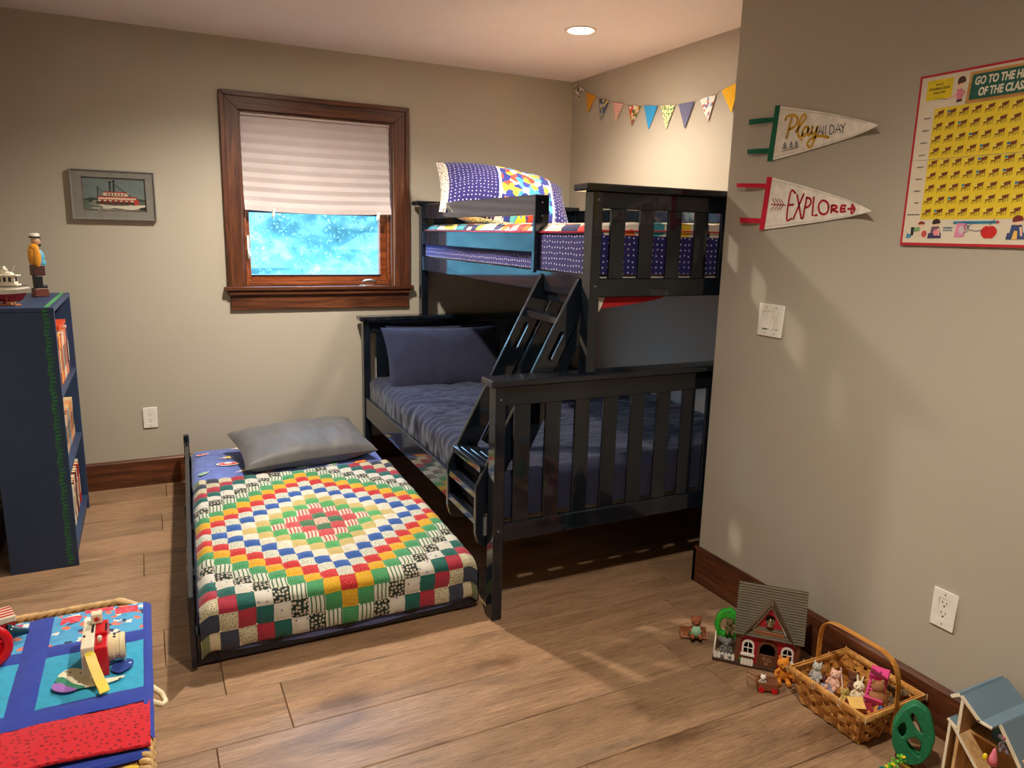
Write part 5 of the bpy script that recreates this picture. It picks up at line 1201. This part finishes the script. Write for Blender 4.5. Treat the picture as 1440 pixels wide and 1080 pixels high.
# ---------------------------------------------------------------- toy schoolhouse
HF = frame((-.890,-2.757,0),(.68,-.733,0),(0,0,1))
hs = thing('toy_schoolhouse', 'red brick toy schoolhouse with a brown shingled roof and bell by the baseboard', 'toy house', HF @ Vector((.1,0,-.05)))
def brickm():
    m, nt, b = mk('toy_brick_red'); v = coords(nt, 'Object')
    n = ramp(nt, noise(nt, v, 40), [(.3, lin((150,16,34))), (.7, lin((186,28,48)))]); L(nt, n.outputs[0], b.inputs['Base Color']); b.inputs['Roughness'].default_value = .5; return m
BR = plain((104,60,36), .55, .1, .1); BRD = plain((70,44,30), .6, .1, .1); RB_ = brickm(); WT = plain((236,230,220), .45, .02, .03)
MB().box(-.078,.215,-.115,.012,0,.010,0,HF).build('base', BRD, hs, bevel=.001)
arch = lambda cx, y0, w_, h_, n=10: [(cx-w_/2,y0),(cx+w_/2,y0)]+[(cx+w_/2*math.cos(a), y0+h_-w_/2+w_/2*math.sin(a)) for a in [PI*i/n for i in range(n+1)]]
W0, W1, EH, AP = .008,.192,.122,.240
gab = [(W0,.010),(W1,.010),(W1,EH),(.162,EH),(.1,AP-.012),(.038,EH),(W0,EH)]
cutout('front_wall', [gab, arch(.037,.048,.030,.046), arch(.163,.048,.030,.046), arch(.1,.012,.050,.086), circle(.1,.182,.016,.022,16)], -.006, 0, HF, RB_, hs)
bk = MB(); 
for r_ in range(13):
    z = .014+.0078*r_; x = W0+(.004 if r_ % 2 else 0)
    while x < W1-.012:
        cx = x+.006
        if not (abs(cx-.037) < .022 and .042 < z < .098) and not (abs(cx-.163) < .022 and .042 < z < .098) and not (abs(cx-.1) < .034 and z < .104): bk.box(x,x+.0125,.0,.0012,z,z+.0062, 0, HF @ Matrix(((1,0,0,0),(0,0,1,0),(0,1,0,0),(0,0,0,1))))
        x += .0145
bk.build('bricks', RB_, hs, kind='stuff')
MB().box(W0,W1,.010,EH-.004,-.10,-.094,0,HF).build('rear_wall', BR, hs); MB().box(W0+.003,W1-.003,.010,EH-.004,-.085,-.084,0,HF).build('interior', DARK, hs)
for u in (W0,W1-.006): MB().box(u,u+.006,.010,EH,-.10,-.001,0,HF).build('side_wall', BR, hs)
for u in (-.004,.186): MB().box(u,u+.016,.008,EH+.004,-.012,.004,0,HF).build('corner_post', BR, hs, bevel=.001)
HBK = frame((-.890,-2.757,0),(.68,-.733,0),(0,0,1))
for c_ in (.037,.163):
    wq = cutout('window_frame', [arch(c_,.044,.040,.056), arch(c_,.050,.028,.042)], .0005,.004, HF, WT, hs)
    MB().box(c_-.0013,c_+.0013,.050,.090,.0005,.003,0,HF).build('muntin', WT, wq); MB().box(c_-.014,c_+.014,.068,.0706,.0005,.003,0,HF).build('muntin', WT, wq)
    MB().box(c_-.023,c_+.023,.040,.047,.0,.007,0,HF).build('sill', WT, wq)
cutout('door_arch', [arch(.1,.010,.066,.098), arch(.1,.012,.050,.086)], .0,.005, HF, BR, hs)
dl_ = MB().box(.076,.124,.012,.056,.002,.006,0,HF @ Matrix.Translation((0,0,0))).build('half_door', BR, hs, bevel=.001)
for cx, cy in ((.092,.044),(.108,.040),(.099,.026)): MB().tube([HF @ Vector((cx+.005*math.cos(a), cy+.005*math.sin(a), .0065)) for a in [2*PI*i/10 for i in range(10)]], .0009, 4, closed=True).build('carved_heart', plain((190,160,110), .6), dl_)
MB().box(.052,.148,.124,.144,.002,.010,0,HF).build('sign_board', plain((138,84,48), .5), hs, bevel=.001)
bell = plain((176,168,130), .25, .05, 0, metal=.9)
MB().lathe([(.013,.0),(.0125,.003),(.009,.008),(.0075,.018),(.005,.023),(.002,.026)], 20, HF @ Matrix.Translation((.1,.166,.002)) @ Matrix.Rotation(-PI/2,4,'X')).build('bell', bell, hs, smooth=True)
mb = MB()
for sx in (-1,1): mb.prism([(.1,AP-.010),(.1,AP-.004),(.1+sx*.070,EH-.002),(.1+sx*.070,EH-.010)][::sx], .001,.005, HF)
mb.build('gable_trim', WT, hs)
ROOF = plain((92,82,62), .7, .14, .3, 20)
# gable roof planes with stepped shingle courses
def shingled(name, o, uvec, svec, Lu, Ls, rows, par, clip=None):
    o, uvec, svec = Vector(o), Vector(uvec).normalized(), Vector(svec).normalized(); nn = uvec.cross(svec).normalized(); 
    root_ = MB(); root_.prism([(0,0),(Lu,0),(Lu,Ls),(0,Ls)] if not clip else clip, -.004,0, frame(o,uvec,svec)); rt_ = root_.build(name, plain((44,36,26), .8), par)
    h_ = Ls/rows; fr2 = frame(o,uvec,svec)
    for r_ in range(rows):
        a, b = (0, Lu)
        if clip: # triangle clip: narrows towards the top
            k = (r_+.5)/rows; a, b = clip[0][0]+(clip[3][0]-clip[0][0])*k, clip[1][0]+(clip[2][0]-clip[1][0])*k
        mb = MB(); mb.add([fr2 @ Vector(p) for p in ((a,r_*h_,0),(b,r_*h_,0),(b,r_*h_,.0034),(a,r_*h_,.0034),(a,(r_+.78)*h_,0),(b,(r_+.78)*h_,0),(b,(r_+.78)*h_,.0016),(a,(r_+.78)*h_,.0016))], [(0,1,2,3),(3,2,6,7),(1,5,6,2),(4,0,3,7),(5,4,7,6)])
        mb.build('shingle_course', ROOF, rt_)
    return rt_
slope = Vector((0,.130,-.062)).normalized(); Ls = math.hypot(.150,.062)
wu = HF.to_3x3() @ Vector((1,0,0)); ws = HF.to_3x3() @ Vector((0,.150,-.062))
shingled('roof', HF @ Vector((-.012,EH-.002,.012)), wu, ws, .224, Ls+.014, 20, hs)
shingled('roof_rear', HF @ Vector((.212,EH-.002,-.128)), -wu, HF.to_3x3() @ Vector((0,.150,.062)), .224, Ls, 16, hs)
MB().tube([HF @ Vector((-.012,EH+.155,-.056)), HF @ Vector((.212,EH+.155,-.056))], .003, 6).build('ridge_cap', ROOF, hs)
for sx in (-1,1):
    p0 = Vector((.1+sx*.084,EH-.012,.016)); top = Vector((.1,AP+.004,.016)); d2 = (top-p0); back = Vector((0,0,-.058))
    vs = [p0, top, top+Vector((0,0,-.060)), p0+Vector((0,0,-.008))]; up3 = Vector((sx*.7,.5,0)).normalized()*.004
    MB().add([HF @ v for v in vs]+[HF @ (v+up3) for v in vs], [(0,1,2,3),(4,5,6,7),(0,1,5,4),(1,2,6,5),(2,3,7,6),(3,0,4,7)]).build('gable_roof', plain((84,66,42), .7, .14, .3, 20), hs)
# fence on the porch
def pickets(u0, u1, n, w_, par):
    for i in range(n):
        u = u0+(u1-u0)*i/(n-1); MB().prism([(u-.0045,.010),(u+.0045,.010),(u+.0045,.032),(u,.038),(u-.0045,.032)], w_,w_+.0025, HF).build('picket', WT, par)
    for z in (.015,.024): MB().box(u0-.006,u1+.006,z,z+.004,w_-.002,w_,0,HF).build('fence_rail', WT, par)
pickets(-.068,-.010,6,.006,hs)
HS2 = frame(HF @ Vector((-.074,0,.008)), HF.to_3x3() @ Vector((0,0,-1)), (0,0,1))
cutout('side_fence', [[(0,.010),(.09,.010),(.09,.060),(.05,.085),(.03,.085),(0,.036)],[(.006,.014),(.084,.014),(.084,.056),(.048,.079),(.032,.079),(.006,.034)]], -.0015,.0015, HS2, WT, hs)
for i in range(4): MB().box(.018+.018*i,.022+.018*i,.012,.050,-.001,.001,0,HS2).build('side_picket', WT, hs)
gb_ = MB(); 
for i in range(3): gb_.ball((.020+.014*i,.022,.006),(.011,.010,.006),5,0,HF)
gb_.build('porch_bush', plain((40,120,50), .8), hs, smooth=True)
pickets(.022,.052,4,.013,hs)
GL = plain((120,120,118), .85)
tg = thing('toy_green_tree', 'bright green toy tree shell leaning behind the schoolhouse fence', 'toy tree', HF @ Vector((-.035,0,-.06)))
gp_ = frame(HF @ Vector((-.036,.112,-.050)), HF.to_3x3() @ Vector((1,0,0)), (0,0,1))
GTR = plain((44,160,44), .5, .25, .6, 60)
gpts = []; 
cutout('foliage_shell', [[(.046*(1+.06*math.sin(i*2.3))*math.cos(2*PI*i/28), .062*(1+.06*math.cos(i*1.9))*math.sin(2*PI*i/28)) for i in range(28)], bez([(-.024,-.022),(.018,-.030),(.024,.0),(.010,.026),(-.020,.022)],4)], -.012,.012, gp_, GTR, tg, bevel=.004)
MB().tube([HF @ Vector((-.036,.010,-.05)), HF @ Vector((-.036,.058,-.05))], .009, 8).build('trunk', plain((100,64,40), .7), tg)
t, _, _ = critter('toy_monkey', 'olive brown toy monkey sitting in the green toy tree', HF @ Vector((-.030,.090,-.030)), -38, .060, (100,88,50), ears='round', tilt=-6)
t, _, _ = critter('toy_elephant', 'grey toy elephant sitting behind the white picket fence of the schoolhouse', HF @ Vector((-.036,.011,-.022)), -40, .078, (122,120,116), ears='big', snout=1, muz=(100,98,94))
# ---------------------------------------------------------------- wagon, cat, fox
wg = thing('toy_wagon', 'little brown toy cart with red wheels in front of the schoolhouse', 'toy cart', (-.905,-2.915,0))
wf_ = frame((-.925,-2.905,0),(.90,-.45,0),(0,0,1)); CB = plain((140,84,52), .5)
wf_ = Matrix.Translation((-.902,-2.915,0)) @ Matrix.Rotation(math.radians(-38),4,'Z')
for a in ((-.033,.033,-.022,-.019),(-.033,.033,.019,.022)): MB().box(a[0],a[1],a[2],a[3],.010,.034,0,wf_).build('side_panel', CB, wg)
for a in ((-.033,-.030),(.030,.033)): MB().box(a[0],a[1],-.022,.022,.010,.034,0,wf_).build('end_panel', CB, wg)
MB().box(-.033,.033,-.022,.022,.008,.011,0,wf_).build('floor_board', CB, wg); MB().box(-.002,.032,-.019,.019,.026,.030,0,wf_).build('seat_board', plain((110,62,40), .5), wg)
for sx in (-.020,.020):
    for sy in (-.0235,.0235): MB().lathe([(.0095,-.0015),(.0095,.0015)], 18, wf_ @ Matrix.Translation((sx,sy,.0097)) @ Matrix.Rotation(PI/2,4,'X')).build('wheel', plain((196,20,30), .35), wg)
MB().tube([wf_ @ Vector(p) for p in ((-.032,-.016,.030),(-.066,-.015,.046),(-.066,.015,.046),(-.032,.016,.030))], .0016, 6).build('pull_handle', CB, wg)
MB().tube([wf_ @ Vector(p) for p in ((-.032,-.016,.016),(-.062,-.018,.024))], .0014, 6).build('pull_bar', CB, wg)
t, _, _ = critter('toy_cat', 'tiny white toy cat riding in the brown cart', wf_ @ Vector((-.014,0,.0115)), -48, .044, (226,214,204), ears='pointed')
t, _, _ = critter('toy_fox', 'orange yellow toy fox with a bushy tail leaning at the schoolhouse door', (-.822,-2.903,0), -36, .098, (206,128,34), ears='pointed', tail='bushy')
bp_ = thing('toy_backpack', 'tiny dark green toy bag behind the orange fox', 'toy', (-.788,-2.900,0)); MB().box(-.800,-.782,-2.902,-2.888,.001,.036).build('bag', plain((66,76,68), .7), bp_, bevel=.004, seg=2); MB().box(-.798,-.784,-2.9045,-2.902,.004,.016).build('pocket', plain((50,58,52), .7), bp_, bevel=.001)
# ---------------------------------------------------------------- woven basket
bs_ = thing('wicker_basket', 'rectangular woven wood basket with a hoop handle beside the baseboard', 'basket', (-.755,-3.122,0))
STR = wood('basket_strip', (150,90,34),(206,142,68),(234,178,100),'Y',.45,10); STR2 = wood('basket_strip_light', (176,112,48),(220,160,84),(240,190,116),'X',.4,10)
BXc, BYc, BHt = -.757, -3.122, .118
def bside(z): k = z/BHt; return (.100+.030*k, .108+.032*k)      # half sizes in x and y
def bpath(z, step, amp, ph):
    hx, hy = bside(z); pts = []; c = 0
    cs = [(-hx,-hy),(hx,-hy),(hx,hy),(-hx,hy)]; nr = [(0,-1),(1,0),(0,1),(-1,0)]
    for i in range(4):
        a, b = cs[i], cs[(i+1)%4]; L_ = math.dist(a, b); k = 9
        for j in range(k):
            t_ = (j+.5)/k; s_ = amp*(1 if (c+ph)%2 else -1); pts.append(Vector((BXc+a[0]+(b[0]-a[0])*t_+nr[i][0]*s_, BYc+a[1]+(b[1]-a[1])*t_+nr[i][1]*s_, z))); c += 1
    return pts
def band(pts, z0, z1, th, closed=True):
    n = len(pts); cen = Vector((BXc,BYc,0)); mb = MB(); vs = []
    # soften into a wavy loop
    P2 = []
    for i in range(n):
        p0,p1,p2,p3 = pts[i-1],pts[i],pts[(i+1)%n],pts[(i+2)%n]
        for q in range(3):
            s = q/3; P2.append(.5*((2*p1)+(p2-p0)*s+(2*p0-5*p1+4*p2-p3)*s*s+(3*p1-p0-3*p2+p3)*s**3))
    n = len(P2)
    for i, p in enumerate(P2):
        d = (P2[(i+1)%n]-P2[i-1]).normalized(); nn = Vector((d.y,-d.x,0)).normalized()
        for z, o in ((z0,0),(z1,0),(z1,th),(z0,th)): 
            hx0, hy0 = bside(p.z); hx1, hy1 = bside(z); r_ = hx1/hx0
            vs.append(Vector((BXc+(p.x-BXc)*r_, BYc+(p.y-BYc)*r_, z))+nn*o)
    fs = [(i*4+j, i*4+(j+1)%4, ((i+1)%n)*4+(j+1)%4, ((i+1)%n)*4+j) for i in range(n) for j in range(4)]
    return mb.add(vs, fs)
for r_ in range(5):
    z = .008+.0205*r_; p = bpath(z+.009, .02, .0058, r_); band(p, z, z+.0192, .0014).build('weaver_strip', STR if r_ % 2 else STR2, bs_, smooth=False)
hx0, hy0 = bside(0); hx1, hy1 = bside(BHt-.004)
stk = [(i, j) for i in range(4) for j in range(7)]
for i, j in stk:
    def corner(hx, hy, k): return [(-hx,-hy),(hx,-hy),(hx,hy),(-hx,hy)][k%4]
    t_ = (j+.5)/7; a0 = Vector(corner(hx0,hy0,i)).lerp(Vector(corner(hx0,hy0,i+1)), t_); a1 = Vector(corner(hx1,hy1,i)).lerp(Vector(corner(hx1,hy1,i+1)), t_)
    d = (Vector(corner(1,1,i+1))-Vector(corner(1,1,i))).normalized(); w2 = d*.0120; nn = Vector((d.y,-d.x))*.0006
    q = lambda p, z: (BXc+p.x, BYc+p.y, z)
    MB().add([q(a0-w2-nn,.004),q(a0+w2-nn,.004),q(a1+w2-nn,BHt-.004),q(a1-w2-nn,BHt-.004),q(a0-w2+nn,.004),q(a0+w2+nn,.004),q(a1+w2+nn,BHt-.004),q(a1-w2+nn,BHt-.004)],
        [(0,1,2,3),(7,6,5,4),(0,4,5,1),(1,5,6,2),(2,6,7,3),(3,7,4,0)]).build('stake', STR, bs_)
MB().box(BXc-hx0,BXc+hx0,BYc-hy0,BYc+hy0,.003,.008).build('basket_bottom', STR, bs_)
hx, hy = bside(BHt)
for o_, nm in ((.002,'outer_rim'),(-.006,'inner_rim')):
    rp = [(-hx-o_,-hy-o_),(hx+o_,-hy-o_),(hx+o_,hy+o_),(-hx-o_,hy+o_)]; ri = [(a*(1-.0042/abs(a)), b*(1-.0042/abs(b))) for a, b in rp]
    cutout(nm, [rp, ri], BHt-.016, BHt+(.002 if o_ > 0 else 0), Matrix.Translation((BXc,BYc,0)), STR2, bs_, bevel=.0008)
for a, b in ((-hx,-hy),(-hx,hy),(hx,hy),(hx,-hy),(-hx,0.04),(-hx,-.05),(0.05,-hy),(0.05,hy),(-.06,hy)):
    MB().tube([(BXc+a*1.03+.004*math.cos(k*PI/4)*(1 if abs(b) == hy else 0.2), BYc+b*1.03+.006*math.cos(k*PI/4)*(0.3 if abs(b)==hy else 1), BHt-.007+.011*math.sin(k*PI/4)) for k in range(8)], .0009, 4, closed=True).build('lashing', plain((226,214,186), .7), bs_)
hp = []
ya, yb = BYc-hy-.001, BYc+hy+.001
for i in range(41):
    a = PI*i/40; yy = (ya+yb)/2+(yb-ya)/2*math.copysign(abs(math.cos(a))**.38, math.cos(a)); zz = .085+.185*abs(math.sin(a))**.42
    hp.append(Vector((BXc-.012*math.sin(a), yy, zz)))
hb = MB(); vs = []
hp = [Vector((BXc, yb, .030))]+hp+[Vector((BXc, ya, .030))]
for i, p in enumerate(hp):
    d = (hp[min(i+1,len(hp)-1)]-hp[max(i-1,0)]).normalized(); nn = Vector((0,-d.z,d.y)).normalized()*.0018; w2 = Vector((.0095,0,0))
    vs += [p-w2-nn,p+w2-nn,p+w2+nn,p-w2+nn]
hb.add(vs, [(i*4+j, i*4+(j+1)%4, (i+1)*4+(j+1)%4, (i+1)*4+j) for i in range(len(hp)-1) for j in range(4)]+[(3,2,1,0), tuple(len(vs)-4+j for j in range(4))])
hb.build('hoop_handle', wood('handle_wood',(160,96,30),(202,136,54),(226,164,80),'Y',.35,12), bs_, bevel=.0006)
# what lies in the basket
G = 'toys in the basket'
def inb(n, lab, x, y, z, yaw_, s, col, ears, **k): return critter(n, lab, (x,y,z+.014), yaw_, s*1.15, col, ears, G, **k)
inb('toy_cat', 'pale grey toy cat with dark stripes at the far left of the basket', -.812,-3.022,.050,-60,.062,(176,172,164),'pointed',tilt=-25)
inb('toy_mouse', 'grey lavender toy mouse against the left side of the basket', -.832,-3.090,.042,-50,.055,(150,148,160),'big',tilt=-70)
inb('toy_pig', 'pink flocked toy pig beside the small ladder in the basket', -.792,-3.072,.048,-70,.064,(226,178,156),'round',tilt=-20)
inb('toy_rabbit', 'cream white toy rabbit with upright ears in the middle of the basket', -.775,-3.150,.046,-55,.068,(232,216,184),'long',tilt=-15)
inb('toy_bear', 'plump tan brown toy bear lying at the near end of the basket', -.742,-3.200,.052,150,.080,(160,108,70),'round',tilt=20)
inb('toy_bear', 'dark brown toy bear deep in the middle of the basket', -.725,-3.105,.030,-40,.070,(104,60,40),'round',tilt=-40)
inb('toy_squirrel', 'olive tan toy squirrel beside the yellow toy box in the basket', -.822,-3.150,.044,-40,.058,(176,150,80),'pointed',tilt=-50)
inb('toy_dog', 'olive brown toy dog under the pink bunk toy in the basket', -.690,-3.215,.040,-60,.070,(112,90,60),'big',tilt=-30)
inb('toy_bear', 'small orange toy bear in the near left corner of the basket', -.800,-3.222,.045,-80,.050,(214,150,76),'round',tilt=-60)
inb('toy_bear', 'maroon brown toy bear behind the white rabbit', -.765,-3.060,.028,10,.062,(110,56,46),'round',tilt=-60)
PK = plain((226,72,140), .35, .05, .03)
pk = thing('toy_bunk_ladder', 'bright pink plastic toy bunk bed with ladder rungs in the basket', 'toy furniture', (-.705,-3.165,.08), G)
pq = Matrix.Translation((-.705,-3.160,.098)) @ Matrix.Rotation(math.radians(28),4,'Z') @ Matrix.Rotation(math.radians(-22),4,'Y')
MB().box(.018,.058,-.026,.026,.006,.034,0,pq).build('cabinet', PK, pk, bevel=.002)
for sy in (-.022,.022): MB().box(-.062,.020,sy-.003,sy+.003,.0,.012,0,pq).build('ladder_rail', PK, pk, bevel=.001)
for k in range(6): MB().box(-.056+.013*k,-.050+.013*k,-.020,.020,.002,.008,0,pq).build('rung', PK, pk)
MB().box(-.064,-.058,-.026,.026,0,.028,0,pq).build('footboard', PK, pk, bevel=.001); MB().box(.030,.040,-.006,.0,.0342,.0348,0,pq).build('handle', plain((150,30,90), .4), pk)
pb = thing('toy_box_house', 'small yellow and dark red open toy box near the basket rim', 'toy box', (-.825,-3.175,.07), G)
bq2 = Matrix.Translation((-.832,-3.186,.092)) @ Matrix.Rotation(math.radians(-30),4,'Z') @ Matrix.Rotation(math.radians(20),4,'X')
MB().box(-.022,.022,-.020,.020,.012,.016,0,bq2).build('lid', plain((236,190,104), .5), pb); MB().box(-.022,.022,-.020,-.017,-.022,.012,0,bq2).build('side', plain((214,150,80), .5), pb)
MB().box(.019,.022,-.017,.020,-.022,.012,0,bq2).build('side', plain((120,24,30), .5), pb); MB().box(-.022,-.019,-.017,.020,-.022,.012,0,bq2).build('side', plain((120,24,30), .5), pb); MB().box(-.019,.019,.017,.020,-.022,.012,0,bq2).build('back', plain((120,24,30), .5), pb)
MB().box(.022,.052,-.018,.018,-.010,-.007,0,bq2).build('flap', plain((140,20,34), .5), pb)
wl_ = thing('toy_lattice', 'pale lilac toy ladder strip standing in the basket behind the pig', 'toy', (-.755,-3.075,.08), G)
lq_ = frame((-.800,-3.115,.090),(.62,.62,.30),(-.3,-.05,.95))
MB().box(0,.080,.004,.009,-.001,.001,0,lq_).build('rail', plain((206,196,214), .4), wl_); MB().box(0,.080,-.012,-.009,-.001,.001,0,lq_).build('rail', plain((206,196,214), .4), wl_)
for k in range(7): MB().box(.008+.010*k,.011+.010*k,-.010,.005,-.0008,.0008,0,lq_).build('slat', plain((226,222,226), .4), wl_)
bb = thing('toy_ball', 'tiny dark blue ball at the near rim of the basket', 'ball', (-.778,-3.232,.085), G); MB().ball((-.776,-3.230,.094), .0095, 8).build('ball', plain((36,70,120), .3), bb, smooth=True)
# ---------------------------------------------------------------- green tree toy with holes
tt = thing('toy_hollow_tree', 'dark green plastic toy tree with cut-out holes beside the basket', 'toy tree', (-.775,-3.352,0))
tf_ = frame((-.806,-3.352,.108),(.56,-.80,-.05),(.10,.06,.98))
TG = plain((22,120,78), .55, .22, .9, 90)
out = [(.052*(1-.12*max(0,math.sin(a)))*math.cos(a)*(1+.02*math.sin(9*a)), .088*math.sin(a)*(1+.02*math.cos(7*a))) for a in [2*PI*i/44 for i in range(44)]]
cutout('crown_front', [out, bez([(-.014,.050),(-.006,.058),(.014,.026),(.020,.014),(.006,.018)],4), bez([(-.038,.008),(-.026,.026),(-.018,.004),(-.024,-.014),(-.034,-.006)],4), bez([(-.012,-.020),(.006,-.006),(.022,-.020),(.022,-.052),(.012,-.050),(-.006,-.036)],4)], .008,.018, tf_, TG, tt, bevel=.004)
cutout('crown_back', [out, bez([(-.014,.050),(-.006,.058),(.014,.026),(.020,.014),(.006,.018)],4), bez([(-.012,-.020),(.006,-.006),(.022,-.020),(.022,-.052),(.012,-.050),(-.006,-.036)],4)], -.018,-.008, tf_, TG, tt, bevel=.004)
mb = MB(); n = 44; vs = [tf_ @ Vector((a*.985,b*.985,w_)) for w_ in (-.012,.012) for a, b in out]; mb.add(vs, [(i,(i+1)%n,n+(i+1)%n,n+i) for i in range(n)]); mb.build('crown_edge', TG, tt, smooth=True)
MB().box(-.004,.030,-.030,.050,-.004,-.001,0,tf_).build('inner_panel', plain((216,180,150), .6), tt)
MB().tube([tf_ @ Vector((.006,-.075,0)), (-.788,-3.372,.0)], [.014,.020], 10).build('trunk', plain((120,78,48), .6, .15, .4), tt, smooth=True)
# ---------------------------------------------------------------- flower pot toys
fp = thing('toy_planter', 'small teal toy planter box with green leaves and yellow flowers', 'toy planter', (-.895,-3.352,0))
pf_ = Matrix.Translation((-.897,-3.348,0)) @ Matrix.Rotation(math.radians(-35),4,'Z')
TEAL = plain((46,140,150), .4)
for a in ((-.014,.014,-.010,-.008),(-.014,.014,.008,.010)): MB().box(a[0],a[1],a[2],a[3],.0,.020,0,pf_).build('planter_side', TEAL, fp)
for a in ((-.014,-.012),(.012,.014)): MB().box(a[0],a[1],-.010,.010,.0,.020,0,pf_).build('planter_end', TEAL, fp)
MB().box(-.012,.012,-.008,.008,0,.012,0,pf_).build('soil', DARK, fp)
rr = random.Random(4); lf = MB(); ylw = plain((240,206,40), .5); LG = plain((96,190,40), .5)
for i in range(16):
    k = i/15; c = pf_ @ Vector((.002+.036*k+rr.uniform(-.006,.006), rr.uniform(-.006,.006), .020+.040*k+rr.uniform(-.004,.006)))
    for j in range(3):
        a = rr.uniform(0,2*PI); d = Vector((math.cos(a), math.sin(a), rr.uniform(.1,.9))).normalized()*.010; e = d.orthogonal().normalized()*.004
        lf.add([c, c+d*.5+e, c+d, c+d*.5-e, c+d*.5+Vector((0,0,.001))], [(0,1,4),(1,2,4),(2,3,4),(3,0,4)])
lf.build('leaves', LG, fp, kind='stuff')
MB().tube([pf_ @ Vector(p) for p in ((0,0,.01),(.012,0,.032),(.028,0,.050),(.040,0,.062))], .0012, 5).build('stem', LG, fp)
for p in ((.040,0,.064),(.016,-.004,.040),(.004,.004,.026)):
    c = pf_ @ Vector(p); mb = MB()
    for j in range(5): mb.ball(c+Vector((.004*math.cos(j*1.257), .004*math.sin(j*1.257), 0)), (.003,.003,.0015), 4)
    mb.ball(c+Vector((0,0,.001)), .002, 4); mb.build('flower', ylw, fp, smooth=True)
yc_ = thing('toy_cart_wheel', 'cream and yellow ring toy beside the teal planter', 'toy', (-.925,-3.352,0)); MB().tube([Vector((-.928,-3.350,.012))+Vector((.010*math.cos(a)*.8,-.010*math.cos(a)*.6,.010*math.sin(a))) for a in [2*PI*i/18 for i in range(18)]], .002, 6, closed=True).build('ring', plain((232,196,110), .5), yc_, smooth=True)
ys = thing('toy_slide', 'mustard yellow curved toy slide at the foot of the green tree', 'toy', (-.845,-3.372,0))
vs = []; 
for i in range(11):
    k = i/10; p = Vector((-.852+.05*k, -3.352-.035*k, .030-.026*k**.6)); nn = Vector((.35,.5,0)).normalized()*.009; vs += [p-nn, p+nn, p+nn+Vector((0,0,.003)), p-nn+Vector((0,0,.003))]
MB().add(vs, [(i*4+j, i*4+(j+1)%4, (i+1)*4+(j+1)%4, (i+1)*4+j) for i in range(10) for j in range(4)]+[(3,2,1,0),(40,41,42,43)]).build('slide', plain((206,160,50), .4), ys)
# ---------------------------------------------------------------- dollhouse in the corner of the view
dh = thing('dollhouse', 'wooden dollhouse with a blue grey roof and cream edges by the near wall', 'dollhouse', (-.705,-3.55,0))
BGR = plain((110,134,150), .5, .05, .1, 10); PLY = wood('dollhouse_birch', (196,150,96),(222,180,124),(236,200,150),'Z',.5,10); CRE = plain((238,226,200), .5)
DX0, DX1 = -.805, -.612
fd = frame((0,0,0),(0,-1,0),(0,0,1))     # u = -y, v = z, w = -x
def slab(name, poly, w0, w1, mat, par=dh, bev=0): return MB().prism(poly, w0, w1, fd).build(name, mat, par, bevel=bev)
def roofslab(name, a, b, th, x0, x1, mat):
    a, b = Vector(a), Vector(b); d = (b-a).normalized(); n = Vector((d.y,-d.x)); n = n if n.y > 0 else -n; p = [a, b, b+n*th, a+n*th]
    o = slab(name, [tuple(q) for q in p], -x1, -x0-.004, mat); slab('edge_strip', [tuple(q) for q in p], -x0-.004, -x0, CRE, o); return o
roofslab('roof_panel', (3.458,.286),(3.512,.246), .008, DX0, DX1, BGR)
roofslab('roof_panel', (3.458,.286),(3.438,.270), .008, DX0, DX1, BGR)
o = roofslab('roof_panel', (3.510,.2465),(3.545,.2465), .006, DX0+.0, DX1, BGR)
roofslab('roof_panel', (3.543,.250),(3.640,.120), .008, DX0+.03, DX1, BGR)
roofslab('roof_panel', (3.434,.205),(3.462,.190), .006, DX0, DX1, BGR)
slab('side_wall', [(3.462,0),(3.470,0),(3.470,.286),(3.462,.288)], .612,.801, PLY); slab('edge_strip', [(3.462,.188),(3.470,.184),(3.470,.280),(3.462,.284)], .801,.805, CRE)
slab('side_wall', [(3.440,0),(3.447,0),(3.447,.200),(3.440,.204)], .612,.801, PLY); slab('edge_strip', [(3.440,0),(3.447,0),(3.447,.198),(3.440,.202)], .801,.805, CRE)
slab('side_wall', [(3.70,0),(3.707,0),(3.707,.12),(3.70,.12)], .612,.801, PLY)
slab('upper_floor', [(3.466,.178),(3.700,.178),(3.700,.185),(3.466,.185)], .612,.760, PLY)
slab('stair_ramp', [(3.450,.196),(3.457,.196),(3.62,.035),(3.61,.035)], .76,.805, PLY); slab('edge_strip', [(3.447,.200),(3.454,.202),(3.62,.032),(3.61,.030)], .8052,.808, CRE)
slab('back_wall', [(3.44,0),(3.70,0),(3.70,.17),(3.545,.24),(3.51,.24),(3.46,.28),(3.44,.20)], .607,.612, PLY)
slab('ground_floor', [(3.44,0),(3.70,0),(3.70,.006),(3.44,.006)], .612,.805, PLY)
MB().box(-.745,-.685,-3.56,-3.515,.186,.232).build('toy_wardrobe', plain((30,96,110), .4), bevel=.003)
o = bpy.data.objects['toy_wardrobe']; tag(o, 'dark teal open toy cabinet on the upper floor of the dollhouse', 'toy furniture')
t, _, _ = critter('toy_mouse', 'grey toy mouse with a pink bow inside the dollhouse', (-.765,-3.56,.186), -60, .046, (120,108,112), 'big'); 
bw = MB(); bw.ball((-.772,-3.563,.227),(.007,.004,.004),5); bw.build('bow', plain((232,110,150), .5), t, smooth=True)
pc = thing('toy_cone_tree', 'pink and white toy cone with a yellow bead on the dollhouse ramp', 'toy', (-.79,-3.55,.10))
MB().lathe([(.012,0),(.010,.016),(.004,.040),(.001,.046)], 14, Matrix.Translation((-.790,-3.553,.150))).build('cone', plain((240,130,150), .5), pc, smooth=True); MB().ball((-.803,-3.540,.166),(.006,.006,.010),7).build('bead', plain((244,214,30), .4), pc, smooth=True)
